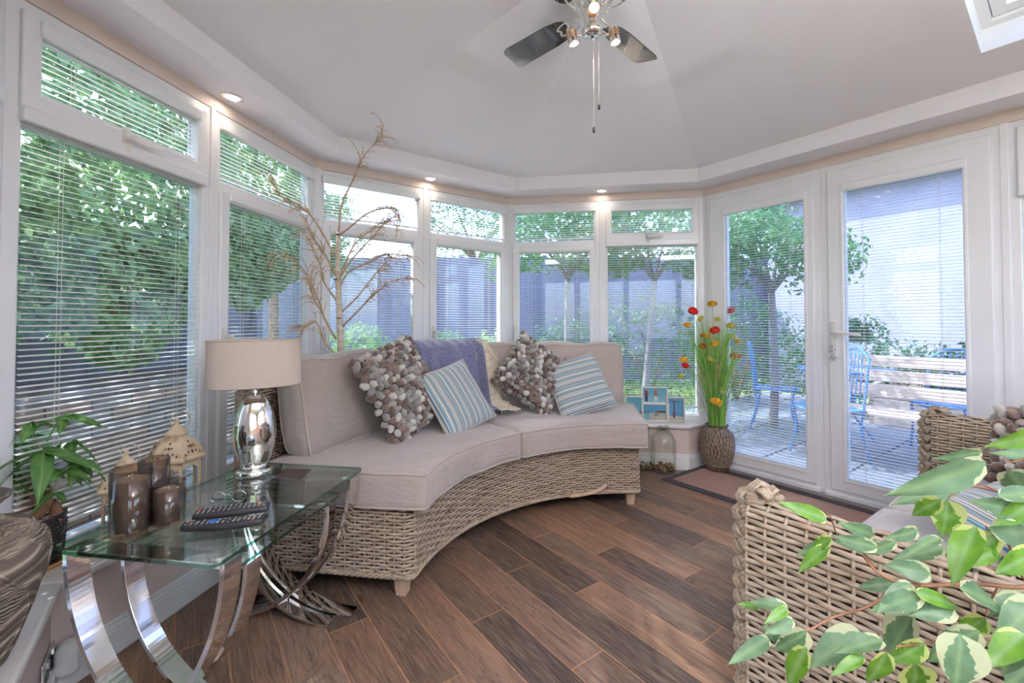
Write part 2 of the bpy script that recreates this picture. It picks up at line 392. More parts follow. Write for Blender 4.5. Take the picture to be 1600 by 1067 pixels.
# bulkhead (soffit band) and hipped ceiling ------------------------
bk = struct('trim_1')
for i in range(5):
    MB().prism([off(i, -.2), off(i + 1, -.2), off(i + 1, .13), off(i, .13)], ZS, ZFAS + .02).obj('soffit', M['ceil'], bk)
b = MB(); q = [off(5, -.2), v2(DE.x - .2, -2.7), v2(-2.1, -2.7), v2(-2.1, NE.y - .2), off(0, -.2)]; r = [off(5, .13), v2(DE.x + .13, -3.03), v2(-2.43, -3.03), v2(-2.43, NE.y + .13), off(0, .13)]
for i in range(4): b.prism([r[i], r[i + 1], q[i + 1], q[i]], ZS, ZFAS + .02)
b.obj('soffit', M['ceil'], bk)
APEX = Vector((.449, 1.80, ZFAS + 1.636 * math.tan(math.radians(16))))
rim = [off(i, -.2) for i in range(6)] + [v2(DE.x - .2, -2.7), v2(-2.1, -2.7), v2(-2.1, NE.y - .2)]
ce = struct('ceiling')
pD = Vector((off(4, -.2).x, off(4, -.2).y, ZFAS)); uD = Vector((dD.x, dD.y, 0)); wD = (Vector((-nD.x * math.cos(math.radians(16)), -nD.y * math.cos(math.radians(16)), math.sin(math.radians(16)))))
nrmD = uD.cross(wD).normalized()
def on_slope(px, py):
    r = ray(px, py); o = Vector((0, 0, EYE)); t = (pD - o).dot(nrmD) / r.dot(nrmD); p = o + r * t - pD; return p.dot(uD), p.dot(wD)
su, sv = on_slope(1533, 83); su2, sv2 = on_slope(1508, 0); print('SKYLIGHT', su, sv, su2, sv2, on_slope(1600, 62))
SK = (su, su + .78, sv, sv + .60)
def P3(u, v): return pD + uD * u + wD * v
TH = .14; R2 = APEX + uD * 1.5
MB().add([Vector((rim[8].x, rim[8].y, ZFAS)), R2, APEX], [(0, 1, 2)]).obj('ceiling_slope', M['ceil'], ce)
for i in range(len(rim)):
    a, c = rim[i], rim[(i + 1) % len(rim)]; A3, C3 = Vector((a.x, a.y, ZFAS)), Vector((c.x, c.y, ZFAS))
    if i == 4:
        to = lambda p: Vector(((p - pD).dot(uD), (p - pD).dot(wD), 0))
        outer = [to(A3), to(C3), to(R2), to(APEX)]; hole = [Vector((SK[0], SK[2], 0)), Vector((SK[0], SK[3], 0)), Vector((SK[1], SK[3], 0)), Vector((SK[1], SK[2], 0))]
        pts = outer + hole; tr = tessellate_polygon([outer, hole])
        MB().add([tuple(P3(p.x, p.y)) for p in pts], tr).obj('ceiling_slope', M['ceil'], ce)
    elif i >= 5 and i <= 7: MB().add([A3, C3, R2], [(0, 1, 2)]).obj('ceiling_slope', M['ceil'], ce)
    else: MB().add([A3, C3, APEX], [(0, 1, 2)]).obj('ceiling_slope', M['ceil'], ce)
# skylight shaft and roof window
sk = struct('window_9'); up = nrmD if nrmD.z > 0 else -nrmD
b = MB(); c4 = [(SK[0], SK[2]), (SK[1], SK[2]), (SK[1], SK[3]), (SK[0], SK[3])]
for i in range(4):
    p, q = c4[i], c4[(i + 1) % 4]; b.add([P3(*p), P3(*q), P3(*q) + up * TH, P3(*p) + up * TH], [(0, 1, 2, 3)])
b.obj('reveal', M['white'], sk)
b = MB()
for (w0, w1, h0, h1) in ((0, .035, TH - .02, TH + .05), (.04, .085, TH - .005, TH + .06)):
    for i in range(4):
        p, q = c4[i], c4[(i + 1) % 4]; cx, cy = (SK[0] + SK[1]) / 2, (SK[2] + SK[3]) / 2
        ins = lambda p, w: (p[0] + (w if p[0] < cx else -w), p[1] + (w if p[1] < cy else -w))
        Q = [ins(p, w0), ins(q, w0), ins(q, w1), ins(p, w1)]; V = [P3(*x) + up * h0 for x in Q] + [P3(*x) + up * h1 for x in Q]
        b.add(V, [(3, 2, 1, 0), (4, 5, 6, 7), (0, 1, 5, 4), (2, 3, 7, 6), (1, 2, 6, 5), (3, 0, 4, 7)])
b.obj('window_frame', M['white'], sk)
b = MB(); Q = [ins(p, .08) for p in c4]; b.add([P3(*x) + up * (TH + .03) for x in Q], [(0, 1, 2, 3)]).obj('pane', M['pane'], sk)
# room behind the camera, wide openings added to let sky light in ----------------------------------------
def back_wall(name, p, q, th, openings, z1=ZS + .3):
    """wall from p to q (outside on its left), openings: (s0,s1,z0,z1)"""
    d = (q - p).normalized(); L = (q - p).length; w = struct(name, (p.x, p.y, 0), math.atan2(d.y, d.x)); b = MB(); s = 0
    for (s0, s1, a0, a1) in openings:
        b.box(s, s0, 0, th, 0, z1); b.box(s0, s1, 0, th, a1, z1)
        if a0 > 0: b.box(s0, s1, 0, th, 0, a0)
        s = s1
    b.box(s, L, 0, th, 0, z1); b.obj('wall_face', M['beige'], w); return w
back_wall('wall_side', v2(-2.3, -2.9), v2(-2.3, NE.y), .12, [(.5, 2.5, .9, 2.05)])
back_wall('wall_return', v2(-2.3, NE.y), NE, .12, [])
w = back_wall('wall_back', v2(DE.x, -2.9), v2(-2.3, -2.9), .12, [(.5, 4.9, .05, 2.08)])
back_wall('wall_end', off(5, 0), v2(DE.x, -2.9), .12, [(.9, 3.4, .8, 2.05)])
wb = struct('window_10', (DE.x, -2.9, 0), PI); b = MB()  # unseen frames added in the wide opening that brings in sky light
for i in range(4): b.ring(.5 + i * 1.1, 1.6 + i * 1.1, .05, 2.08, .06, .03, .09)
b.obj('window_frame', M['upvc'], wb, bevel=.004)
# ------------------------------------------------------------ windows and their blinds
SL = {}
def slat_mesh(L):
    key = round(L, 3)
    if key not in SL:
        b = MB(); w, sag, th = .008, .0016, .0005; n = 4; top = []
        for e in (-L / 2, L / 2):
            rowt = [(e, -w + 2 * w * i / n, sag * (1 - (2 * i / n - 1) ** 2) + th) for i in range(n + 1)]
            rowb = [(e, y, z - th) for (_, y, z) in reversed(rowt)]; top.append(rowt + rowb)
        b.grid(top, cv=True, smooth=False); b.F += [tuple(range(10)), tuple(range(19, 9, -1))]; b.S += [False] * 2; b.M += [0] * 2
        SL[key] = b.mesh('slat'); SL[key].materials.append(M['slat'])
    return SL[key]
def blind(wall_root_xy, rz, x0, x1, z0, z1, y, label, group, tilt=None, gap=.0, head=.045, pitch=.0185, rail=True):
    a, d, n = wall_root_xy; tilt = (12 if (d - frame_of('left')[1]).length < .1 else 3 if abs(d.y) < .75 else 8) if tilt is None else tilt; xc = (x0 + x1) / 2; p = a + d * xc + n * y
    t = thing('venetian_blind', label, 'blind', (p.x, p.y, z0), rz, group); L = x1 - x0; H = z1 - z0
    MB().box(-L / 2 - .012, L / 2 + .012, -.034, -.001, H - head, H + .004).obj('headrail', M['upvc'], t, bevel=.007, seg=3)
    N = int((H - head - .006 - gap) / pitch); me = slat_mesh(L - .006)
    for i in range(N):
        z = H - head - .010 - i * pitch
        o = link('slat', me, None, t, (U(-.0006, .0006), 0, z + U(-.0004, .0004))); o.rotation_euler = (math.radians(tilt + U(-1.5, 1.5)), U(-.0008, .0008), 0)
    zb = H - head - .010 - N * pitch
    MB().box(-L / 2 + .003, L / 2 - .003, -.009, .009, zb - .004, zb + .006).obj('bottom_rail', M['upvc'], t, bevel=.002)
    for f in ((.17, .83) if L > .3 else (.5,)):
        b = MB(); x = -L / 2 + L * f
        b.tube([(x, .0085, H - head), (x, .0085, zb), (x, 0, zb - .005), (x, -.0085, zb), (x, -.0085, H - head)], .0008, 4); b.obj('ladder_cord', M['cord'], t)
    return t
wn = 0
def handle_small(par, x, y, z, vertical=True, side=1):
    """upvc espagnolette handle"""
    b = MB(); b.box(x - .013, x + .013, y - .012, y, z - .045, z + .045); b.lathe([(.012, 0), (.012, .03), (.0, .032)], 12, (x, y - .01, z), rot=Matrix.Rotation(PI / 2, 4, 'X'))
    if vertical: b.box(x - .010, x + .010, y - .048, y - .034, z - .105, z + .012)
    else: b.box(x - .012, x + .11, y - .046, y - .033, z - .010, z + .010)
    return b.obj('window_handle', M['slat'], par, bevel=.004)
def bay(k, s0, s1, typ, lab, first=False):
    """one window bay between s0 and s1 along wall k"""
    global wn; wn += 1
    a, d, n, L = frame_of(k); rz = math.atan2(d.y, d.x); w = struct('window_%d' % wn, (a.x, a.y, 0), rz)
    b = MB(); Y0, Y1 = 0.004, .074
    b.ring(s0, s1, ZSILL, ZTOP, .045, Y0, Y1); b.box(s0 + .045, s1 - .045, Y0, Y1, 1.715, 1.765)
    b.ring(s0 + .040, s1 - .040, ZSILL + .040, 1.72, .014, Y0 + .012, Y1 - .01); b.ring(s0 + .040, s1 - .040, 1.76, ZTOP - .04, .014, Y0 + .012, Y1 - .01)
    b.obj('window_frame', M['upvc'], w, bevel=.005)
    F_ = (a, d, n); grp = None
    if s0 < .01: MB().box(s1 - .010, s1 + .016, -.004, .078, ZSILL, ZTOP).obj('mullion_strip', M['upvc'], w, bevel=.003)
    if k == 'right': MB().box(s0 - .022, s0 + .008, -.004, .078, 0, ZTOP).obj('mullion_strip', M['upvc'], w, bevel=.003)
    if typ == 'F':     # fixed below, top-hung vent above
        b = MB(); b.ring(s0 + .035, s1 - .035, 1.752, ZTOP - .032, .05, -.012, .05, wb=.055, wt=.06); b.obj('sash', M['upvc'], w, bevel=.007, seg=3)
        MB().box(s0 + .085, s1 - .085, .030, .036, 1.80, 2.0).obj('pane', M['pane'], w)
        MB().box(s0 + .05, s1 - .05, .040, .046, .38, 1.72).obj('pane', M['pane'], w)
        handle_small(w, (s0 + s1) / 2 - .03, -.012, 1.776, False)
        blind(F_, rz, s0 + .088, s1 - .088, 1.808, 2.035, .010, lab[0], None, gap=.0)
        blind(F_, rz, s0 + .048, s1 - .048, .435, 1.755, .012, lab[1], None)
    else:
        b = MB(); b.ring(s0 + .035, s1 - .035, ZSILL + .035, 1.722, .055, -.012, .05, wb=.06, wt=.05); b.obj('sash', M['upvc'], w, bevel=.007, seg=3)
        MB().box(s0 + .09, s1 - .09, .030, .036, .42, 1.68).obj('pane', M['pane'], w)
        MB().box(s0 + .05, s1 - .05, .040, .046, 1.765, ZTOP - .05).obj('pane', M['pane'], w)
        handle_small(w, s0 + .062, -.012, 1.03, True)
        blind(F_, rz, s0 + .046, s1 - .046, 1.785, 2.045, .012, lab[0], None)
        blind(F_, rz, s0 + .094, s1 - .094, .475, 1.725, .010, lab[1], None)
    return w
LB = lambda where, which: ('narrow cream venetian blind on the ' + where + ', over the top pane', 'long cream slatted blind on the ' + where + ', over the tall lower pane')
def nm(w): return ('short cream slatted blind over the top pane of ' + w, 'tall cream slatted blind over the lower pane of ' + w)
bay('left', .0, .746, 'F', nm('the window nearest the money tree'))
bay('left', .754, 1.554, 'O', nm('the window behind the table lamp'))
bay('rear_left', .0, .75, 'O', nm('the window behind the twig tree'))
bay('rear_left', .757, 1.51, 'O', nm('the window behind the blue throw'))
bay('rear_right', .0, .752, 'O', nm('the window above the upper bobble cushion'))
bay('rear_right', .757, 1.54, 'F', nm('the window behind the photo frames'))
bay('right', 1.60, 2.32, 'F', nm('the window beside the handled door'))
bay('near_left', .72, 1.46, 'F', nm('the window over the carved vase'))
# posts filling the corners between bays
for i in (1, 2, 3, 4):
    b = MB(); c = [off(i, .005), off(i, .085)]; a0 = frame_of(ORD[i - 1]); a1 = frame_of(ORD[i])
    b.prism([off(i, .0) - a0[1] * .03, off(i, .0), off(i, .0) + a1[1] * .03, off(i, .10) + a1[1] * .03, off(i, .10), off(i, .10) - a0[1] * .03], ZSILL if i < 4 else 0, ZTOP)
    o = b.obj('trim_%d' % (i + 1), M['upvc']); o['kind'] = 'structure'
a, d, n, L = frame_of('near_left'); o = MB().box(0, .72, 0, .13, ZSILL, ZTOP).obj('trim_7', M['pink'], None, (a.x, a.y, 0), math.atan2(d.y, d.x)); o['kind'] = 'structure'
a, d, n, L = frame_of('right'); o = MB().box(2.32, L, 0, .13, ZSILL - .03, ZTOP).obj('trim_8', M['pink'], None, (a.x, a.y, 0), math.atan2(d.y, d.x)); o['kind'] = 'structure'
# glazed doors ----------------------------------------------------
rzD = math.atan2(d.y, d.x)
def door(num, s0, s1, g0, g1, lab, withhandle):
    w = struct('door_%d' % num, (a.x, a.y, 0), rzD)
    b = MB(); b.ring(s0, s1, .0, ZTOP, .045, .0, .08, wb=.07); b.obj('door_frame', M['upvc'], w, bevel=.005)
    b = MB(); O = [(s0 + .04, .075), (s1 - .04, .075), (s1 - .04, ZTOP - .04), (s0 + .04, ZTOP - .04)]; I = [(g0, .15), (g1, .15), (g1, 1.935), (g0, 1.935)]
    V = [(x, -.014, z) for x, z in O + I] + [(x, .055, z) for x, z in O + I]; Fc = []
    for i in range(4):
        j = (i + 1) % 4; Fc += [(i, j, 4 + j, 4 + i), (8 + j, 8 + i, 12 + i, 12 + j), (j, i, 8 + i, 8 + j), (4 + i, 4 + j, 12 + j, 12 + i)]
    b.add(V, Fc); b.ring(g0 - .02, g1 + .02, .13, 1.955, .02, -.018, .02); b.obj('door_leaf', M['upvc'], w, bevel=.006, seg=3)
    MB().box(g0 - .01, g1 + .01, .028, .034, .14, 1.945).obj('pane', M['pane'], w)
    MB().box(s0 + .01, s1 - .01, -.035, .0, .03, .062).obj('threshold', M['upvc'], w, bevel=.006)
    blind((a, d, n), rzD, g0 + .003, g1 - .003, .152, 1.945, .004, lab, None)
    if withhandle:
        x = g0 - .055
        MB().box(x - .016, x + .016, -.026, -.012, .885, 1.115).obj('handle_plate', M['slat'], w, bevel=.005, seg=3)
        MB().tube([(x, -.024, 1.045), (x, -.062, 1.045), (x + .02, -.070, 1.044), (x + .07, -.070, 1.038), (x + .145, -.066, 1.028)], [.011, .011, .011, .009, .007], 10).obj('door_handle', M['slat'], w)
        MB().lathe([(.009, -.004), (.009, .006), (0, .006)], 12, (x, -.028, .945), rot=Matrix.Rotation(PI / 2, 4, 'X')).obj('lock_barrel', M['steel'], w)
        p = a + d * x + n * -.05
        t = thing('key_bunch', 'small silver keys hanging in the lock of the white glazed door', 'keys', (p.x, p.y, .93), rzD)
        b = MB(); b.box(-.010, .010, -.006, -.002, -.004, .030); b.box(-.002, .002, -.004, .020, .012, .016); b.obj('key', M['steel'], t, bevel=.001)
        MB().tube([(.016 * math.cos(q), -.004, -.016 + .016 * math.sin(q)) for q in np.linspace(0, 2 * PI, 20, endpoint=False)], .0012, 5, closed=True).obj('key_ring', M['steel'], t)
        b = MB(); star = []
        for q in range(12): r_ = .017 if q % 2 == 0 else .011; star.append((r_ * math.cos(q * PI / 6), -.048 + r_ * 1.2 * math.sin(q * PI / 6)))
        V = [(x_, y_, z_) for y_ in (-.006, -.002) for x_, z_ in star]; b.add(V, [tuple(range(12)), tuple(range(23, 11, -1))] + [(i, (i + 1) % 12, 12 + (i + 1) % 12, 12 + i) for i in range(12)]); b.obj('key_fob', M['steel'], t)
    return w
door(1, .02, .80, .180, .705, 'full-length cream slatted blind on the door behind the flower vase', False)
door(2, .80, 1.59, .925, 1.445, 'full-length cream slatted blind on the door with the handle', True)
# downlights ------------------------------------------------------
def downlight(p, label):
    t = thing('recessed_downlight', label, 'light', p, 0, None)
    MB().lathe([(.030, -.001), (.032, -.006), (.044, -.004), (.046, 0), (.044, .001)], 28).obj('bezel', M['chrome'], t)
    MB().lathe([(.0, -.0015), (.030, -.0015)], 20).obj('lamp_face', M['led'], t)
    ld = bpy.data.lights.new('downlight', 'SPOT'); ld.energy = SPOT_W; ld.spot_size = 1.8; ld.spot_blend = .9; ld.shadow_soft_size = .03; ld.color = (1, .76, .55)
    lo = bpy.data.objects.new('downlight', ld); COL.objects.link(lo); lo.parent = t; lo.location = (0, 0, -.012)
for px, py, nme in ((363, 152, 'chrome recessed downlight above the lamp-side windows, leftmost in the soffit'), (673, 279, 'chrome recessed downlight above the middle windows over the blue throw'), (940, 298, 'chrome recessed downlight above the windows near the flower vase')):
    p = at_z(px, py, ZS); downlight(p, nme)
def mid(i, f, o): p = off(i, o).lerp(off(i + 1, o), f); return Vector((p.x, p.y, ZS))
downlight(mid(4, .78, -.1), 'chrome recessed downlight beyond the far right of the doors'); downlight(mid(0, .4, -.1), 'chrome recessed downlight above the carved vase')
# unseen panels added behind the camera to fill room and ceiling -------------------------------------
for i, (x, y) in enumerate(((-.9, -.9), (1.5, -1.0))):
    t = thing('added_fill_panel', 'added square fill light hanging unseen behind the viewer, ' + ('above the side wall', 'above the end wall')[i], 'light', (x, y, 2.25))
    MB().box(-.3, .3, -.3, .3, 0, .03).obj('housing', M['white'], t, bevel=.004)
    MB().box(-.28, .28, -.28, .28, -.004, 0).obj('diffuser', M['panel'], t); MB().box(-.28, .28, -.28, .28, .03, .034).obj('diffuser', M['panel'], t)
    for sx in (-1, 1): MB().tube([(.2 * sx, 0, .03), (.2 * sx, 0, .30)], .002, 5).obj('hanging_wire', M['steel'], t)
    for en, dz, rx in ((FILL_DOWN_W, -.01, 0), (FILL_UP_W, .04, PI)):
        ld = bpy.data.lights.new('fill_light', 'AREA'); ld.shape = 'SQUARE'; ld.size = .56; ld.energy = en; ld.color = (.93, .945, 1.0)
        lo = bpy.data.objects.new('fill_light', ld); COL.objects.link(lo); lo.parent = t; lo.location = (0, 0, dz); lo.rotation_euler = (rx, 0, 0)
M['legwood'] = noisy('limed_wood', lin(196, 170, 146), lin(178, 150, 126), 4, .5, .1, .001, stretch=(8, 8, 1))
# ------------------------------------------------------------ wicker
def wicker_mat(name, cols, sc=1.0):
    m = mat(name, rough=.62); t = NT(m); v = t.coord('Object', (9 * sc, 9 * sc, 85 * sc)); f = t.noise(v, 1.0, 2, .6)
    v2_ = t.coord('Object', (60, 60, 200)); g = t.noise(v2_, 1.0, 3, .6)
    c = t.ramp(f, [(.30, cols[0]), (.42, cols[1]), (.5, cols[2]), (.58, cols[3]), (.7, cols[4])])
    c = t.mix(t.math('MULTIPLY', t.ramp(g, [(.4, (0, 0, 0)), (.7, (1, 1, 1))]), .4), c, cols[5]); t.color(c); t.bump(g, .2, .001); return m
M['wick'] = wicker_mat('wicker', [lin(112, 92, 74), lin(146, 122, 100), lin(158, 142, 126), lin(178, 152, 128), lin(138, 127, 117), lin(196, 180, 162)])
M['wick2'] = wicker_mat('wicker_pale', [lin(122, 102, 84), lin(156, 135, 114), lin(168, 154, 136), lin(176, 156, 134), lin(148, 135, 121), lin(194, 180, 162)])
M['wback'] = noisy('wicker_backing', lin(58, 44, 34), lin(44, 34, 26), 30, .9)  # dark brown for the seat decks and the backing behind the weave
def resample(pts, step, closed):
    P = [Vector(p) for p in pts]
    if closed: P = P + [P[0]]
    ln = [0]
    for i in range(len(P) - 1): ln.append(ln[-1] + (P[i + 1] - P[i]).length)
    n = max(4, int(round(ln[-1] / step))); n += n % 2; out = []
    j = 0
    for k in range(n if closed else n + 1):
        s = ln[-1] * k / n
        while j < len(P) - 2 and ln[j + 1] < s: j += 1
        out.append(P[j].lerp(P[j + 1], (s - ln[j]) / max(ln[j + 1] - ln[j], 1e-9)))
    return out
def path_normals(P, closed):
    P = np.array([tuple(p[:2]) for p in P])
    T = np.roll(P, -1, 0) - np.roll(P, 1, 0) if closed else np.gradient(P, axis=0)
    T /= np.linalg.norm(T, axis=1, keepdims=True); return P, np.stack([T[:, 1], -T[:, 0]], 1), T   # normal on the right-hand side
def weave(name, parent, path, prof, stake=.04, amp=.0035, hw=.0052, ht=.0028, closed=False, sub=4, mt=None, twist=True, back=True, double=False):
    """path: plan polyline; prof: [(outward offset, z)] measured along the surface; rows of strands run along the path"""
    mt = mt or M['wick']; st = resample(path, stake, closed); per = sub
    fine = resample([p for p in st], stake / sub, closed)
    P, N, T = path_normals(fine, closed); n = len(P)
    pr = [Vector((a, b)) for a, b in prof]; L = sum((pr[i + 1] - pr[i]).length for i in range(len(pr) - 1)); R = max(2, int(L / (2 * hw + .0012)))
    rows = resample([Vector((a, b, 0)) for a, b in prof], L / R, False); rows = [Vector((r.x, r.y)) for r in rows]
    rp = np.array([tuple(r) for r in rows]); rt = np.gradient(rp, axis=0); rt /= np.linalg.norm(rt, axis=1, keepdims=True); rn = np.stack([rt[:, 1], -rt[:, 0]], 1)
    mb = MB(); ph = np.arange(n) * PI / per; ang = np.linspace(0, 2 * PI, 6, endpoint=False)
    for i in range(len(rp)):
        j = (i // 2) if double else i
        w = amp * np.cos(ph + PI * j)
        o = rp[i, 0] + rn[i, 0] * w; z = rp[i, 1] + rn[i, 1] * w + np.array([math.sin(k * .37 + i * 1.7) * .0006 for k in range(n)])
        C = np.stack([P[:, 0] + N[:, 0] * o, P[:, 1] + N[:, 1] * o, z], 1)
        nd = np.stack([N[:, 0] * rn[i, 0], N[:, 1] * rn[i, 0], np.full(n, rn[i, 1])], 1); td = np.stack([N[:, 0] * rt[i, 0], N[:, 1] * rt[i, 0], np.full(n, rt[i, 1])], 1)
        G = C[:, None] + np.cos(ang)[None, :, None] * hw * td[:, None] + np.sin(ang)[None, :, None] * ht * nd[:, None]
        mb.grid(G, cu=closed, cv=True)
    o = mb.obj(name, mt, parent); o['kind'] = 'stuff'
    sb = MB()
    for k in range(0, n, per):
        pts = [(P[k, 0] + N[k, 0] * r.x, P[k, 1] + N[k, 1] * r.x, r.y) for r in rows]
        pts = pts[::3] + ([pts[-1]] if (len(pts) - 1) % 3 else [])
        sb.tube(pts, .0042, 5)
    s = sb.obj('stake_canes', mt, parent); s['kind'] = 'stuff'
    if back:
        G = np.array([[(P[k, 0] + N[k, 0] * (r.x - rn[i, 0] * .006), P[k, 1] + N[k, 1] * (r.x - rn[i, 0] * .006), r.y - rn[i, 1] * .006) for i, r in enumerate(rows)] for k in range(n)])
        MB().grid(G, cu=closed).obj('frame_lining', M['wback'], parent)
    return o
def rope(name, parent, pts, r=.010, strands=3, pitch=.05, rs=.0062, mt=None, closed=False, n=6):
    """twisted edging cane"""
    P = resample(pts, pitch / 8, closed); mb = MB(); m = len(P)
    A = np.array([tuple(p) for p in P]); T = np.roll(A, -1, 0) - np.roll(A, 1, 0) if closed else np.gradient(A, axis=0); T /= np.linalg.norm(T, axis=1, keepdims=True)
    up = np.array([0, 0, 1.]); B = np.cross(T, up); bad = np.linalg.norm(B, axis=1) < .15; B[bad] = np.cross(T[bad], np.array([1., 0, 0])); B /= np.linalg.norm(B, axis=1, keepdims=True); N = np.cross(B, T)
    tot = round(m / 8) if closed else m / 8
    for s in range(strands):
        a = np.arange(m) * 2 * PI * tot / m + s * 2 * PI / strands
        mb.tube(A + (r - rs) * (np.cos(a)[:, None] * B + np.sin(a)[:, None] * N) * 1.5, rs, n, closed=closed)
    return mb.obj(name, mt or M['wick'], parent)
def plait(name, parent, pts, lat, w=.024, dep=.010, rs=.0095, pitch=.10, mt=None, strands=3, sub=2):
    """flat three-strand plait along pts; lat = lateral direction (constant)"""
    P = resample(pts, pitch / 14, False); A = np.array([tuple(p) for p in P]); T = np.gradient(A, axis=0); T /= np.linalg.norm(T, axis=1, keepdims=True)
    lat = np.array(lat, dtype=float); lat = lat[None] - T * (T @ lat)[:, None]; lat /= np.linalg.norm(lat, axis=1, keepdims=True); D = np.cross(T, lat); mb = MB()
    for s in range(strands):
        a = np.arange(len(A)) * 2 * PI / 14 + s * 2 * PI / strands
        C = A + np.sin(a)[:, None] * w * lat + np.sin(2 * a)[:, None] * dep * D
        for q in range(sub):      # each strand is a flat bundle of canes
            e = (q - (sub - 1) / 2) * rs * 1.25
            Tn = np.gradient(C, axis=0); Tn /= np.linalg.norm(Tn, axis=1, keepdims=True); S = np.cross(D, Tn)
            mb.tube(C + S * e, rs * .72, 6)
    return mb.obj(name, mt or M['wick'], parent)
# ------------------------------------------------------------ upholstery
def fabric(name, c1, c2, scale=700, sheen=.4, rough=.9):
    m = mat(name, c1, rough, sheen=sheen, spec=.2); t = NT(m); v = t.coord('Object'); f = t.noise(v, 6, 3, .6); g = t.noise(v, scale, 2)
    t.color(t.mix(t.ramp(g, [(.35, (0, 0, 0)), (.65, (.5, .5, .5))]), t.ramp(f, [(.3, c1), (.7, c2)]), c1)); t.bump(t.math('ADD', g, t.math('MULTIPLY', t.noise(t.coord('Object', (3, 3, 9)), 2.2, 3, .6, 1.5), 14.0)), .2, .004); return m
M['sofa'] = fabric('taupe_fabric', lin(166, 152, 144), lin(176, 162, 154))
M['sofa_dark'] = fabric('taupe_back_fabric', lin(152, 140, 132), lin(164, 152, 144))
M['sofa_pale'] = fabric('pale_grey_fabric', lin(176, 170, 168), lin(186, 180, 178))
M['pipe'] = fabric('taupe_piping', lin(170, 155, 144), lin(180, 165, 154))
SX = Vector((.66, 1.63, 0))
sofa = thing('curved_rattan_sofa', 'long curved woven rattan sofa with taupe cushions under the bay windows', 'sofa', SX)
def pol(r, a, z=0): a = math.radians(a); return Vector((r * math.cos(a), r * math.sin(a), z))
def R2a(a): return 1.78 + .07 * (a - 84) / 87
A0, A1 = 84.5, 171.5; RI = 1.065
loop = [pol(RI, a) for a in np.linspace(A0 + 1, A1 - 1, 40)]
loop += [pol(RI + .02, A1 - .15)] + [pol(r, A1) for r in np.linspace(RI + .05, R2a(A1) - .05, 8)] + [pol(R2a(A1) - .01, A1 - .4)]
loop += [pol(R2a(a), a) for a in np.linspace(A1 - 1.4, A0 + 1.4, 50)] + [pol(R2a(A0) - .01, A0 + .4)]
loop += [pol(r, A0) for r in np.linspace(R2a(A0) - .05, RI + .05, 8)] + [pol(RI + .02, A0 + .15)]
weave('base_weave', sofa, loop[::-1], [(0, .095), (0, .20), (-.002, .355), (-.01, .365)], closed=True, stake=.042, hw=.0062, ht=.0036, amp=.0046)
lo2 = [pol(RI, a) for a in np.linspace(A0, A1, 40)] + [pol(R2a(a), a) for a in np.linspace(A1, A0, 40)]
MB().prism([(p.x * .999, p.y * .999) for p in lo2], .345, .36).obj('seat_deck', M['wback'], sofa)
rope('base_rim', sofa, [(p.x, p.y, .092) for p in loop], r=.011, rs=.0072, pitch=.075, closed=True)
MB().tube(catmull([pol(RI - .006, 108, .085), pol(RI - .014, 103, .092), pol(RI - .016, 98.5, .108), pol(RI - .008, 95.5, .135)], 8), [.006] + [.013] * 23 + [.006], 8, flat=.8).obj('bare_cane', M['legwood'], sofa)
# raised wicker back
bl = [pol(R2a(a), a) for a in np.linspace(A0 + .3, A1 - .3, 60)]
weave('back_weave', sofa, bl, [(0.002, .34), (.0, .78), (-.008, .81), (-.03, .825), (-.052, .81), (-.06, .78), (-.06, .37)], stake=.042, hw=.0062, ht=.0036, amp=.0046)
for a in (A1 - .2, A0 + .2):
    ep_ = MB().box(-.032, .032, -.006, .006, .10, .81).obj('end_panel', M['wick'], sofa, pol(R2a(a) - .03, a + (.1 if a > 120 else -.1)), math.radians(a))
    e = pol(1, a); tn = Vector((-e.y, e.x, 0)); q = pol(R2a(a) - .03, a)
    plait('end_plait', sofa, [q + Vector((0, 0, .10)), q + Vector((0, 0, .82))], e, w=.017, dep=.007, rs=.0085, pitch=.09)
def leg_mb(): 
    b = MB(); b.add([(-.03, -.03, .10), (.03, -.03, .10), (.03, .03, .10), (-.03, .03, .10), (-.021, -.021, 0), (.021, -.021, 0), (.021, .021, 0), (-.021, .021, 0)], [(0, 1, 2, 3), (7, 6, 5, 4), (0, 4, 5, 1), (1, 5, 6, 2), (2, 6, 7, 3), (3, 7, 4, 0)]); return b
lm = leg_mb().mesh('leg'); lm.materials.append(M['legwood'])
for a, r in ((A0 + 2.5, RI + .06), (A1 - 2.5, RI + .06), (A0 + 3, 1.70), (A1 - 3, 1.74), (127, 1.72), (127, 1.30)):
    link('leg', lm, None, sofa, pol(r, a), math.radians(a), bevel=.003)
